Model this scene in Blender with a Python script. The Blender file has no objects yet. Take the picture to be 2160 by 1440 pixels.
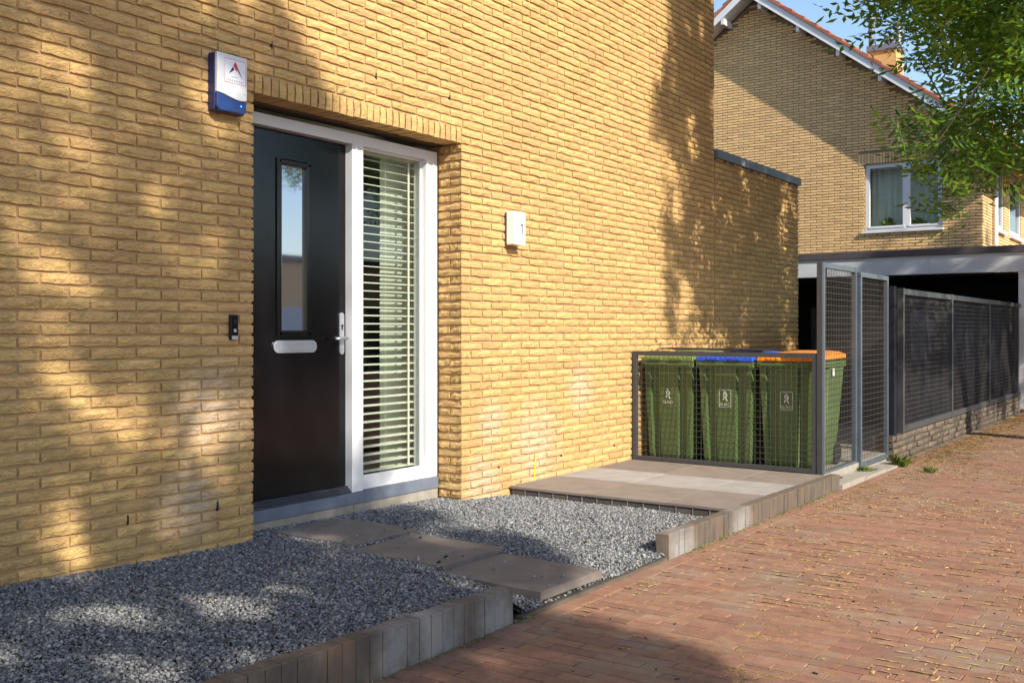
import bpy, math, random
import numpy as np
from mathutils import Vector, Matrix, Quaternion
random.seed(7); rng = np.random.default_rng(11)
PI = math.pi

# ------------------------------------------------------------------ camera, sky, sun, exposure
S = bpy.context.scene
COL = S.collection
FPX = 2150.0                                   # focal length in pixels of a 2160 px wide frame
PHI = math.atan(1505 / FPX); sn, cs = math.sin(PHI), math.cos(PHI)
CX, CY, CZ = -3.928, -4.545, 1.2
cam = bpy.data.cameras.new('camera'); cam.sensor_width = 36; cam.lens = 36 * FPX / 2160
cam.shift_y = -23 / 2160; cam.clip_end = 900; cam.clip_start = .05
camo = bpy.data.objects.new('camera', cam); COL.objects.link(camo)
camo.location = (CX, CY, CZ)
camo.rotation_euler = (PI / 2, 0, PHI - PI / 2)
S.camera = camo
SUN = Vector((.34, 1.0, -.70)).normalized()     # travel direction of the light
elev = math.asin(-SUN.z); az = math.atan2(-SUN.x, -SUN.y)
W = bpy.data.worlds.new('World'); S.world = W; W.use_nodes = True
wn = W.node_tree; bg = wn.nodes['Background']
sky = wn.nodes.new('ShaderNodeTexSky'); sky.sky_type = 'NISHITA'; sky.sun_disc = False
sky.sun_elevation = elev; sky.sun_rotation = az; sky.air_density = 1.0; sky.dust_density = .6; sky.ozone_density = 1.6
wn.links.new(sky.outputs[0], bg.inputs[0]); bg.inputs[1].default_value = .15
sl = bpy.data.lights.new('sun', 'SUN'); sl.energy = 5.0; sl.angle = math.radians(.53); sl.color = (1, .93, .80)
so = bpy.data.objects.new('sun', sl); COL.objects.link(so)
so.rotation_euler = SUN.to_track_quat('-Z', 'Y').to_euler(); so.location = (0, -20, 20)
S.view_settings.view_transform = 'Standard'; S.view_settings.look = 'None'
S.view_settings.exposure = 0.62; S.view_settings.gamma = 1
S.cycles.max_bounces = 7; S.cycles.diffuse_bounces = 3; S.cycles.glossy_bounces = 3
S.cycles.transmission_bounces = 5; S.cycles.transparent_max_bounces = 8

def pj(X, Y, Z):
    a, b = X - CX, Y - CY
    f = a * cs + b * sn
    r = a * sn - b * cs
    if f <= .05: return (-9999, -9999, f)
    return (1080 + FPX * r / f, 697 - FPX * (Z - CZ) / f, f)
def size_in_view(X, Y, Z):
    x, y, f = pj(X, Y, Z)
    if x < -10 or x > 2170 or y < -10 or y > 1450: return 0
    return 1 / f

# ------------------------------------------------------------------ materials
def nt(name):
    m = bpy.data.materials.new(name); m.use_nodes = True
    n = m.node_tree; return m, n, n.nodes['Principled BSDF']
def pm(name, c1, c2=None, scale=8, rough=.8, bump=0, bscale=60, island=0, metal=0, coat=0,
       c3=None, c3amt=.5, c3scale=2, detail=4, spec=.5, stretch=None, coords='pos', crease=0):
    """two-tone noise colour, value jitter per brick, optional third patchy tone, noise relief"""
    m, n, p = nt(name); L = n.links.new; N = n.nodes.new
    geo = N('ShaderNodeNewGeometry'); src = geo.outputs['Position']
    if coords == 'obj':
        tc = N('ShaderNodeTexCoord'); src = tc.outputs['Object']
    if stretch:
        mp = N('ShaderNodeMapping'); mp.inputs['Scale'].default_value = stretch
        L(src, mp.inputs[0]); src = mp.outputs[0]
    c2 = c2 or c1
    no = N('ShaderNodeTexNoise'); no.inputs['Scale'].default_value = scale; no.inputs['Detail'].default_value = detail
    L(src, no.inputs['Vector'])
    cr = N('ShaderNodeMapRange'); cr.inputs[1].default_value = .3; cr.inputs[2].default_value = .7; L(no.outputs['Fac'], cr.inputs[0])
    mx = N('ShaderNodeMix'); mx.data_type = 'RGBA'; mx.inputs['A'].default_value = (*c1, 1); mx.inputs['B'].default_value = (*c2, 1)
    L(cr.outputs[0], mx.inputs['Factor']); out = mx.outputs['Result']
    if c3:
        n3 = N('ShaderNodeTexNoise'); n3.inputs['Scale'].default_value = c3scale; n3.inputs['Detail'].default_value = 6; n3.inputs['Roughness'].default_value = .65
        L(src, n3.inputs['Vector'])
        r3 = N('ShaderNodeMapRange'); r3.inputs[1].default_value = .5; r3.inputs[2].default_value = .68; r3.inputs[4].default_value = c3amt
        L(n3.outputs['Fac'], r3.inputs[0])
        m3 = N('ShaderNodeMix'); m3.data_type = 'RGBA'; m3.inputs['B'].default_value = (*c3, 1)
        L(r3.outputs[0], m3.inputs['Factor']); L(out, m3.inputs['A']); out = m3.outputs['Result']
    if island:
        oi = N('ShaderNodeObjectInfo'); ad = N('ShaderNodeMath'); ad.operation = 'ADD'
        L(oi.outputs['Random'], ad.inputs[0]); L(geo.outputs['Random Per Island'], ad.inputs[1])
        fr = N('ShaderNodeMath'); fr.operation = 'FRACT'; L(ad.outputs[0], fr.inputs[0])
        mr = N('ShaderNodeMapRange'); mr.inputs[3].default_value = 1 - island; mr.inputs[4].default_value = 1 + island; L(fr.outputs[0], mr.inputs[0])
        m7 = N('ShaderNodeMath'); m7.operation = 'MULTIPLY'; m7.inputs[1].default_value = 7.31; L(fr.outputs[0], m7.inputs[0])
        f7 = N('ShaderNodeMath'); f7.operation = 'FRACT'; L(m7.outputs[0], f7.inputs[0])
        hr = N('ShaderNodeMapRange'); hr.inputs[3].default_value = .5 - island * .05; hr.inputs[4].default_value = .5 + island * .04; L(f7.outputs[0], hr.inputs[0])
        hs = N('ShaderNodeHueSaturation'); L(mr.outputs[0], hs.inputs['Value']); L(hr.outputs[0], hs.inputs['Hue']); L(out, hs.inputs['Color']); out = hs.outputs[0]
    L(out, p.inputs['Base Color'])
    p.inputs['Roughness'].default_value = rough; p.inputs['Metallic'].default_value = metal
    p.inputs['Specular IOR Level'].default_value = spec
    if coat: p.inputs['Coat Weight'].default_value = coat; p.inputs['Coat Roughness'].default_value = .04
    if bump:
        nb = N('ShaderNodeTexNoise'); nb.inputs['Scale'].default_value = bscale; nb.inputs['Detail'].default_value = 5; nb.inputs['Roughness'].default_value = .6
        L(src, nb.inputs['Vector'])
        bp = N('ShaderNodeBump'); bp.inputs['Strength'].default_value = 1; bp.inputs['Distance'].default_value = bump
        L(nb.outputs['Fac'], bp.inputs['Height']); L(bp.outputs[0], p.inputs['Normal'])
        if crease:
            mp = N('ShaderNodeMapping'); mp.inputs['Scale'].default_value = (13, 13, 34); L(src, mp.inputs[0])
            nc = N('ShaderNodeTexNoise'); nc.inputs['Scale'].default_value = 1; nc.inputs['Detail'].default_value = 2.5; nc.inputs['Distortion'].default_value = 1.6; L(mp.outputs[0], nc.inputs['Vector'])
            sb = N('ShaderNodeMath'); sb.operation = 'SUBTRACT'; sb.inputs[1].default_value = .5; L(nc.outputs['Fac'], sb.inputs[0])
            ab = N('ShaderNodeMath'); ab.operation = 'ABSOLUTE'; L(sb.outputs[0], ab.inputs[0])
            rg_ = N('ShaderNodeMapRange'); rg_.inputs[2].default_value = .045; L(ab.outputs[0], rg_.inputs[0])
            b2 = N('ShaderNodeBump'); b2.inputs['Distance'].default_value = crease; b2.inputs['Strength'].default_value = .8
            L(rg_.outputs[0], b2.inputs['Height']); L(bp.outputs[0], b2.inputs['Normal']); L(b2.outputs[0], p.inputs['Normal'])
    m['tail'] = out.node.name
    return m
def stain(m, spots, colour, amt):
    """pale lime bloom: blotches that stay on the wall where they are"""
    n = m.node_tree; L = n.links.new; N = n.nodes.new; p = n.nodes['Principled BSDF']
    src = p.inputs['Base Color'].links[0].from_socket
    geo = N('ShaderNodeNewGeometry'); acc = None
    for (x, y, z, r) in spots:
        d = N('ShaderNodeVectorMath'); d.operation = 'DISTANCE'; d.inputs[1].default_value = (x, y, z); L(geo.outputs['Position'], d.inputs[0])
        r_ = N('ShaderNodeMapRange'); r_.inputs[1].default_value = r; r_.inputs[2].default_value = 0; L(d.outputs['Value'], r_.inputs[0])
        if acc is None: acc = r_.outputs[0]
        else:
            a = N('ShaderNodeMath'); a.operation = 'MAXIMUM'; L(acc, a.inputs[0]); L(r_.outputs[0], a.inputs[1]); acc = a.outputs[0]
    no = N('ShaderNodeTexNoise'); no.inputs['Scale'].default_value = 9; no.inputs['Detail'].default_value = 7; no.inputs['Roughness'].default_value = .7; L(geo.outputs['Position'], no.inputs['Vector'])
    mu = N('ShaderNodeMath'); mu.operation = 'MULTIPLY'; L(acc, mu.inputs[0]); L(no.outputs['Fac'], mu.inputs[1])
    mr = N('ShaderNodeMapRange'); mr.inputs[1].default_value = .12; mr.inputs[2].default_value = .42; mr.inputs[4].default_value = amt; L(mu.outputs[0], mr.inputs[0])
    mx = N('ShaderNodeMix'); mx.data_type = 'RGBA'; mx.inputs['B'].default_value = (*colour, 1); L(mr.outputs[0], mx.inputs['Factor']); L(src, mx.inputs['A'])
    L(mx.outputs['Result'], p.inputs['Base Color'])

M = {}
M['brick'] = pm('yellow_brick', (.63, .400, .155), (.57, .348, .128), 14, .88, .007, 60, island=.12, crease=.0035, c3=(.44, .29, .14), c3amt=.35, c3scale=22)
stain(M['brick'], [(-.30, 0, .75, .45), (-.45, 0, .28, .35), (2.9, 0, .28, .6), (3.6, 0, .7, .35), (2.3, 0, .5, .3), (2.2, 0, .05, .4)], (.58, .53, .48), .38)
M['mortar'] = pm('mortar', (.47, .305, .145), (.41, .26, .122), 30, .95, .003, 160)
M['gbrick'] = pm('gable_brick', (.78, .53, .26), (.69, .45, .21), 10, .9, .004, 60, island=.12)
M['gmortar'] = pm('gable_mortar', (.26, .175, .10), (.22, .15, .08), 20, .95)
M['soffit'] = pm('dark_steel_lintel', (.10, .065, .045), None, 8, .7)
M['white'] = pm('white_paint', (.68, .68, .70), (.63, .63, .65), 3, .35, .0005, 40)
M['black'] = pm('black_gloss_paint', (.004, .004, .005), (.006, .005, .006), 5, .10, .0005, 140, spec=.42)
M['greyp'] = pm('blue_grey_panel', (.16, .18, .23), (.13, .15, .19), 6, .5)
M['alu'] = pm('aluminium_threshold', (.10, .11, .13), (.07, .075, .09), 12, .35, metal=.6)
M['silver'] = pm('satin_aluminium', (.62, .64, .68), (.56, .58, .62), 30, .33, metal=.75)
M['concrete'] = pm('concrete', (.34, .30, .25), (.26, .23, .19), 14, .92, .002, 120)
M['block'] = pm('concrete_block', (.140, .106, .078), (.088, .070, .054), 18, .93, .003, 150, island=.05, c3=(.24, .135, .07), c3amt=.5, c3scale=9, stretch=(1, 1, .45))
stain(M['block'], [(-.35, -1.95, -.05, .25), (-.75, -1.95, -.02, .3), (-1.0, -1.95, 0, .2), (1.5, -1.95, -.08, .3), (2.4, -1.95, -.09, .3)], (.45, .44, .43), .45)
M['slab'] = pm('taupe_slab', (.24, .195, .162), (.20, .162, .137), 6, .9, .0015, 260, island=.07, c3=(.155, .125, .105), c3amt=.5, c3scale=4)
M['slabd'] = pm('stepping_slab', (.20, .165, .14), (.165, .137, .118), 7, .9, .0015, 260, c3=(.26, .225, .19), c3amt=.5, c3scale=5)
M['slabl'] = pm('pale_grey_slab', (.35, .325, .305), (.28, .26, .245), 6, .9, .0012, 200, island=.05, c3=(.27, .25, .24), c3amt=.5, c3scale=4)
M['slabedge'] = pm('slab_edge', (.10, .085, .075), (.07, .06, .055), 18, .95, .003, 120, island=.2)
M['paver'] = pm('red_clay_paver', (.290, .148, .088), (.215, .110, .070), 22, .85, .003, 110, island=.15, c3=(.25, .18, .125), c3amt=.85, c3scale=3.2)
M['sand'] = pm('joint_sand', (.20, .14, .09), (.10, .07, .05), 9, .97, .003, 160, c3=(.42, .30, .10), c3amt=.7, c3scale=5)
M['steel'] = pm('grey_painted_steel', (.055, .057, .062), (.045, .047, .052), 9, .42, .0004, 300)
M['steelb'] = pm('blue_grey_steel', (.085, .105, .125), (.065, .08, .10), 9, .38)
M['wire'] = pm('galvanised_wire', (.12, .11, .105), (.08, .075, .07), 30, .5, metal=.4)
M['wired'] = pm('dark_coated_wire', (.07, .065, .06), (.05, .047, .045), 30, .5)
M['bin'] = pm('green_plastic', (.085, .140, .036), (.072, .118, .030), 6, .55, .0008, 300, c3=(.11, .125, .055), c3amt=.5, c3scale=7)
M['lidg'] = pm('green_lid_plastic', (.13, .19, .055), None, 6, .45)
M['lidb'] = pm('blue_lid_plastic', (.02, .09, .55), None, 6, .4)
M['lido'] = pm('orange_lid_plastic', (.75, .25, .015), None, 6, .4)
M['rubber'] = pm('black_rubber', (.015, .015, .016), None, 6, .7)
M['print'] = pm('white_print', (.70, .72, .66), None, 6, .6)
M['tile'] = pm('red_roof_tile', (.36, .125, .07), (.28, .09, .05), 7, .8, .002, 60, island=.2)
M['coping'] = pm('zinc_coping', (.14, .17, .19), (.11, .135, .15), 5, .55)
M['fascia'] = pm('pale_aluminium_fascia', (.64, .63, .66), (.58, .58, .61), 2, .5)
M['trim'] = pm('dark_roof_trim', (.085, .07, .075), None, 6, .6)
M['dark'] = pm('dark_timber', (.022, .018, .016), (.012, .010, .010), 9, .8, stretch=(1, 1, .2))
M['brownt'] = pm('brown_timber', (.075, .045, .028), (.05, .03, .02), 14, .75, stretch=(3, 3, .3))
M['cloth'] = pm('navy_screen_cloth', (.015, .016, .026), (.010, .011, .018), 6, .9, spec=.2)
M['leadgrey'] = pm('flue_metal', (.22, .23, .26), None, 6, .4, metal=.5)
M['bark'] = pm('bark', (.10, .075, .05), (.055, .042, .03), 20, .95, .01, 40, stretch=(1, 1, .3))
M['straw'] = pm('dry_grass', (.56, .40, .14), (.38, .26, .09), 30, .9, island=.30)
M['weed'] = pm('green_weed', (.14, .22, .03), (.22, .26, .05), 30, .8, island=.3)
M['litter'] = pm('fallen_leaf', (.55, .42, .05), (.35, .16, .04), 12, .8, island=.4)
M['asphalt'] = pm('far_paving', (.10, .075, .06), (.08, .06, .05), 3, .9)
M['soil'] = pm('soil', (.075, .06, .045), (.045, .036, .028), 12, .95, .01, 60)
M['wallp'] = pm('interior_paint', (.55, .57, .50), None, 3, .8)
M['ceilp'] = pm('interior_ceiling', (.6, .6, .54), None, 3, .8)
M['curtain'] = pm('pale_green_curtain', (.66, .68, .60), (.58, .60, .53), 3, .8, stretch=(12, 12, .1))
M['panelw'] = pm('interior_wood_panelling', (.30, .17, .11), (.11, .07, .05), 10, .6, stretch=(6, 6, .15))
M['floorw'] = pm('interior_floor', (.34, .33, .29), None, 6, .5)
M['slat'] = pm('white_blind_slat', (.80, .81, .77), None, 6, .5)
M['navy'] = pm('navy_plastic', (.012, .022, .10), (.010, .018, .08), 6, .35)
M['blue'] = pm('blue_translucent_plastic', (.012, .04, .19), (.008, .028, .13), 14, .15, coat=.4)
M['lamp'] = pm('opal_white_plastic', (.85, .85, .84), None, 6, .35)
M['cover'] = pm('cream_white_plastic', (.66, .67, .68), None, 6, .45)
M['red'] = pm('red_print', (.65, .03, .06), None, 6, .5)
M['ink'] = pm('dark_blue_print', (.02, .02, .06), None, 6, .5)
M['paper'] = pm('sticker_white', (.75, .76, .82), None, 6, .5)
M['yel'] = pm('yellow_cable', (.75, .55, .03), None, 6, .5)
def em(name, c, s):
    m, n, p = nt(name); p.inputs['Emission Color'].default_value = (*c, 1); p.inputs['Emission Strength'].default_value = s
    p.inputs['Base Color'].default_value = (*c, 1); return m
M['led'] = em('blue_led', (.05, .25, 1), 4)
def glass(name, tint, refl_rough=0.0):
    m, n, p = nt(name); L = n.links.new; N = n.nodes.new
    n.nodes.remove(p)
    out = [q for q in n.nodes if q.type == 'OUTPUT_MATERIAL'][0]
    tr = N('ShaderNodeBsdfTransparent'); tr.inputs[0].default_value = (*tint, 1)
    gl = N('ShaderNodeBsdfGlossy'); gl.inputs['Roughness'].default_value = refl_rough
    fr = N('ShaderNodeFresnel'); ge = N('ShaderNodeNewGeometry'); mr = N('ShaderNodeMapRange')
    mr.inputs[3].default_value = 1.5; mr.inputs[4].default_value = 1 / 1.5; L(ge.outputs['Backfacing'], mr.inputs[0]); L(mr.outputs[0], fr.inputs[0])
    mx = N('ShaderNodeMixShader'); L(fr.outputs[0], mx.inputs[0]); L(tr.outputs[0], mx.inputs[1]); L(gl.outputs[0], mx.inputs[2])
    L(mx.outputs[0], out.inputs[0]); return m
M['glass'] = glass('clear_glass', (.88, .90, .86))
M['dglass'] = pm('mirror_glass', (.50, .51, .56), None, 3, .03, metal=.9)
M['farglass'] = pm('curtained_glass', (.12, .16, .18), (.09, .12, .14), 2, .06, spec=.9)
def leafm():
    m, n, p = nt('leaf'); L = n.links.new; N = n.nodes.new
    geo = N('ShaderNodeNewGeometry')
    rp = N('ShaderNodeValToRGB'); e = rp.color_ramp.elements
    e[0].color = (.045, .115, .018, 1); e[1].color = (.20, .32, .028, 1)
    q = rp.color_ramp.elements.new(.6); q.color = (.095, .20, .022, 1)
    L(geo.outputs['Random Per Island'], rp.inputs[0]); L(rp.outputs[0], p.inputs['Base Color'])
    p.inputs['Roughness'].default_value = .45
    tl = N('ShaderNodeBsdfTranslucent'); hs = N('ShaderNodeHueSaturation'); hs.inputs['Value'].default_value = 1.7; hs.inputs['Hue'].default_value = .485
    L(rp.outputs[0], hs.inputs['Color']); L(hs.outputs[0], tl.inputs[0])
    mx = N('ShaderNodeMixShader'); mx.inputs[0].default_value = .38
    out = [k for k in n.nodes if k.type == 'OUTPUT_MATERIAL'][0]
    L(p.outputs[0], mx.inputs[1]); L(tl.outputs[0], mx.inputs[2]); L(mx.outputs[0], out.inputs[0]); return m
M['leaf'] = leafm()
def stonem():
    m, n, p = nt('gravel_stone'); L = n.links.new; N = n.nodes.new
    geo = N('ShaderNodeNewGeometry'); rp = N('ShaderNodeValToRGB'); e = rp.color_ramp.elements
    e[0].color = (.075, .080, .090, 1); e[1].color = (.42, .41, .385, 1)
    for pos, c in ((.45, (.165, .168, .175)), (.8, (.28, .275, .27)), (.97, (.33, .325, .31))):
        q = rp.color_ramp.elements.new(pos); q.color = (*c, 1)
    L(geo.outputs['Random Per Island'], rp.inputs[0]); L(rp.outputs[0], p.inputs['Base Color']); p.inputs['Roughness'].default_value = .75
    return m
M['stone'] = stonem()
def roadm():
    m, n, p = nt('paved_road'); L = n.links.new; N = n.nodes.new
    geo = N('ShaderNodeNewGeometry'); mp = N('ShaderNodeMapping'); mp.inputs['Rotation'].default_value = (0, 0, PI / 2)
    L(geo.outputs['Position'], mp.inputs[0])
    b = N('ShaderNodeTexBrick'); L(mp.outputs[0], b.inputs['Vector'])
    b.inputs['Color1'].default_value = (.27, .12, .08, 1); b.inputs['Color2'].default_value = (.21, .10, .07, 1); b.inputs['Mortar'].default_value = (.14, .10, .06, 1)
    b.inputs['Scale'].default_value = 1; b.inputs['Brick Width'].default_value = .21; b.inputs['Row Height'].default_value = .07; b.inputs['Mortar Size'].default_value = .005
    L(b.outputs[0], p.inputs['Base Color']); p.inputs['Roughness'].default_value = .85; return m
M['road'] = roadm()

# ------------------------------------------------------------------ mesh helpers
class MB:
    def __init__(s): s.v = []; s.f = []
    def add(s, v, f):
        o = len(s.v); s.v.extend([tuple(p) for p in v]); s.f.extend([tuple(i + o for i in q) for q in f]); return s
    def box(s, x0, x1, y0, y1, z0, z1):
        v = [(x, y, z) for z in (z0, z1) for y in (y0, y1) for x in (x0, x1)]
        return s.add(v, [(0, 2, 3, 1), (4, 5, 7, 6), (0, 1, 5, 4), (2, 6, 7, 3), (0, 4, 6, 2), (1, 3, 7, 5)])
    def bar(s, a, b, r, n=6, r2=None):
        a, b = Vector(a), Vector(b); d = (b - a)
        if d.length < 1e-6: return s
        q = d.to_track_quat('Z', 'Y'); r2 = r if r2 is None else r2
        v = []
        for P, R in ((a, r), (b, r2)):
            for k in range(n):
                t = 2 * PI * k / n + PI / n; v.append(P + q @ Vector((math.cos(t) * R, math.sin(t) * R, 0)))
        f = [(k, (k + 1) % n, n + (k + 1) % n, n + k) for k in range(n)] + [tuple(range(n - 1, -1, -1)), tuple(range(n, 2 * n))]
        return s.add(v, f)
    def prism(s, prof, y0, y1, axis='y'):
        """prof: list of (a,b); extruded along axis from y0 to y1"""
        n = len(prof); v = []
        for t in (y0, y1):
            for a, b in prof:
                v.append({'y': (a, t, b), 'x': (t, a, b), 'z': (a, b, t)}[axis])
        return s.add(v, [(k, (k + 1) % n, n + (k + 1) % n, n + k) for k in range(n)] + [tuple(range(n - 1, -1, -1)), tuple(range(n, 2 * n))])
    def mesh(s, name):
        m = bpy.data.meshes.new(name); m.from_pydata(s.v, [], s.f); m.update(); return m
def fixn(m):
    import bmesh
    b = bmesh.new(); b.from_mesh(m); bmesh.ops.recalc_face_normals(b, faces=b.faces); b.to_mesh(m); b.free()
def obj(name, mb, mat, parent=None, loc=None, fix=True, smooth=False, bevel=0, **props):
    me = mb if isinstance(mb, bpy.types.Mesh) else mb.mesh(name)
    if fix and not isinstance(mb, bpy.types.Mesh): fixn(me)
    if not me.materials: me.materials.append(M[mat] if isinstance(mat, str) else mat)
    o = bpy.data.objects.new(name, me); COL.objects.link(o)
    if loc is not None: o.location = loc
    if parent is not None: o.parent = parent
    if smooth:
        for p in me.polygons: p.use_smooth = True
    if bevel:
        b = o.modifiers.new('bevel', 'BEVEL'); b.width = bevel; b.segments = 2; b.limit_method = 'ANGLE'
    for k, v in props.items(): o[k] = v
    return o
def thing(name, label, cat, loc=(0, 0, 0), group=None, rz=0):
    o = bpy.data.objects.new(name, None); COL.objects.link(o); o.location = loc; o.rotation_euler = (0, 0, rz)
    o.empty_display_size = .1
    o['label'] = label; o['category'] = cat
    if group: o['group'] = group
    return o
def tag(o, label, cat, group=None):
    o['label'] = label; o['category'] = cat
    if group: o['group'] = group
    return o
def struct(name, mb, mat, **k):
    o = obj(name, mb, mat, **k); o['kind'] = 'structure'; return o
def npmesh(name, V, F, mat):
    """V (n,3), F (m,k) arrays -> mesh"""
    me = bpy.data.meshes.new(name); k = F.shape[1]
    me.vertices.add(len(V)); me.vertices.foreach_set('co', V.astype(np.float32).ravel())
    me.loops.add(F.size); me.loops.foreach_set('vertex_index', F.astype(np.int32).ravel())
    me.polygons.add(len(F)); me.polygons.foreach_set('loop_start', np.arange(0, F.size, k, dtype=np.int32))
    me.update(); me.validate(); me.materials.append(M[mat]); return me

# rough hand-made brick face looking towards -y, unit length (x) and height (z); 48 triangles
def brick_face(i, L, H, D, amp):
    r = random.Random(i * 31 + 5); nx, nz = 5, 2; v = []; idx = {}
    skew = r.uniform(-1, 1) * .0012
    for b in range(nz + 1):
        for a in range(nx + 1):
            fx = a / nx; fz = b / nz
            edge = (a in (0, nx)) or (b in (0, nz))
            x = fx * L + (r.uniform(-.004, .004) if 0 < a < nx else r.uniform(-.0018, .0018))
            z = fz * H + (r.uniform(-.0036, .0030) if b == 0 else r.uniform(-.0022, .0026) if b == nz else r.uniform(-.003, .003)) + skew * (a - 2.5)
            y = (r.uniform(.0015, .0045) if edge else r.uniform(-.005, .001)) * amp
            if a in (0, nx) and b in (0, nz): y += .002
            idx[a, b] = len(v); v.append((x, y, z))
    f = [(idx[a, b], idx[a + 1, b], idx[a + 1, b + 1], idx[a, b + 1]) for b in range(nz) for a in range(nx)]
    ring = [(a, 0) for a in range(nx)] + [(nx, b) for b in range(nz)] + [(a, nz) for a in range(nx, 0, -1)] + [(0, b) for b in range(nz, 0, -1)]
    base = len(v)
    for a, b in ring:
        x, y, z = v[idx[a, b]]; v.append((x, D, z))
    n = len(ring)
    for k in range(n):
        f.append((idx[ring[(k + 1) % n]], idx[ring[k]], base + k, base + (k + 1) % n))
    return v, f

BL, BH, CR = .2567, .060, .060       # stretcher module, course height
BJ = .0125                            # joint
NVAR = 24
FULL = [brick_face(i, BL - BJ, BH - .0155, .022, 1.0) for i in range(NVAR)]

def lay(rows, x0f, x1f, off, z_of):
    """cells of a stretcher bond: yields (x, z, length)"""
    for k in rows:
        for (xa, xb) in x0f(k):
            o = off(k)
            n = math.floor((xa - o) / BL)
            x = o + n * BL
            while x < xb - .001:
                a, b = max(x, xa), min(x + BL, xb)
                if b - a > .035: yield (a, z_of(k), b - a)
                x += BL

# ------------------------------------------------------------------ big setting
g = MB()
g.add([(-120, -220, -.14), (320, -220, -.14), (320, 220, -.14), (-120, 220, -.14)], [(0, 1, 2, 3)])
struct('ground', g, 'asphalt', fix=False)
g = MB(); g.add([(-30, -16, -.110), (60, -16, -.110), (60, -1.85, -.110), (-30, -1.85, -.110)], [(0, 1, 2, 3)])
road = struct('road', g, 'road', fix=False)
g = MB(); g.add([(-4.2, -5.4, -.1065), (16, -5.4, -.1065), (16, -1.86, -.1065), (-4.2, -1.86, -.1065)], [(0, 1, 2, 3)])
obj('joint_sand', g, 'sand', road, fix=False)

# pavers: rows .07 wide along x, .21 long along y, plus one lengthwise border course
def paver(i, w, l):
    r = random.Random(i); b = .0022; v = []
    for z, s in ((-.03, 0), (-b, 0), (0, b)):
        for (x, y) in ((s, s), (w - s, s), (w - s, l - s), (s, l - s)):
            v.append((x + r.uniform(-.001, .001), y + r.uniform(-.0012, .0012), z + (r.uniform(-.0008, .0008) if z > -.02 else 0)))
    f = [(4 * k + a, 4 * k + (a + 1) % 4, 4 * k + 4 + (a + 1) % 4, 4 * k + 4 + a) for k in (0, 1) for a in range(4)] + [(8, 9, 10, 11)]
    return v, f
PV = [paver(i, .0660, .2065) for i in range(14)]; PB = [paver(100 + i, .206, .095) for i in range(6)]
cells = []
ix = 0; x = -4.2
while x < 15.8:
    y = -2.052 - (.105 if ix % 2 else 0) - random.uniform(0, .004)
    if ix % 2: cells.append((x, -2.052 - .101, 2))
    while y > -5.3:
        cells.append((x, y - .21, 0)); y -= .21
    x += .07; ix += 1
x = -4.2
while x < 15.8: cells.append((x, -2.051, 1)); x += .21
keep = []
for (x, y, k) in cells:
    px, py, f = pj(x, y, -.1)
    if f > .3 and -500 < px < 2700 and py < 1900: keep.append((x, y, k, size_in_view(x + .03, y + .1, -.1)))
keep.sort(key=lambda c: -c[3])
pvm = [MB().add(*q).mesh('paver') for q in PV]; pbm = [MB().add(*q).mesh('border_paver') for q in PB]
HALF = paver(77, .0655, .1); hm = MB().add(*HALF).mesh('half_paver')
for m_ in pvm + pbm + [hm]: m_.materials.append(M['paver'])
rest = MB(); nb = 0
for i, (x, y, k, s) in enumerate(keep):
    dz = random.uniform(-.0018, .0018) + .0015 * math.sin(x * 2.1) * math.sin(y * 3); tx = random.uniform(-.006, .006); j = random.randrange(14)
    if i < 300:
        me = pvm[j] if k == 0 else pbm[j % 6] if k == 1 else hm
        o = obj('paving_brick', me, 'paver', road, (x, y, -.1 + dz)); o.rotation_euler = (tx, random.uniform(-.01, .01), random.uniform(-.006, .006))
    else:
        v, f = PV[j] if k == 0 else PB[j % 6] if k == 1 else HALF
        rest.add([(a + x, b + y, c - .1 + dz + tx * b) for a, b, c in v], f)
obj('paving', rest, 'paver', road, fix=False, kind='stuff')

# ------------------------------------------------------------------ the yellow brick house (front at y = 0)
house = thing('brick_house', 'large yellow brick house filling the left with black front door and long blank wall', 'house')
ZT = 6.24
def zk(k): return (41.6 - k) * CR            # height of bed joint k
w = MB()
MY = .0125
w.box(-7, -.012, MY, .34, -.3, ZT)                       # left of the opening
w.box(1.940, 6.405, MY, .34, -.3, zk(-1))               # right of the opening
w.box(-.012, 6.405, MY + .0002, .34, zk(-3), ZT)
w.box(1.940, 6.405, MY + .0001, .34, zk(-1), zk(-3))
w.box(6.407, 9.055, MY, .34, -.3, 3.09)
w.box(-.012, 1.940, .150, .34, zk(-1) + .02, zk(-3))
obj('wall', w, 'mortar', house)
w = MB(); w.box(9.0, 9.055, .35, 7, -.3, 3.05).box(6.35, 6.405, .35, 9, 3.1, ZT).box(-7, -6.9, .35, 9, -.3, ZT).box(-7, 6.4, 8.9, 9, -.3, ZT)
obj('rear_wall', w, 'mortar', house)
w = MB(); w.box(-7.1, 6.5, -.05, 9.1, ZT, ZT + .12); obj('flat_roof', w, 'coping', house)
w = MB(); w.box(6.407, 9.02, .0, 7, 3.05, 3.09); obj('annex_roof', w, 'trim', house)
w = MB(); w.box(6.41, 7.95, -.028, .30, 3.078, 3.17).box(7.954, 9.085, -.028, .30, 3.078, 3.171).box(8.83, 9.085, .30, 7, 3.092, 3.17)
obj('coping', w, 'coping', house)

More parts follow.
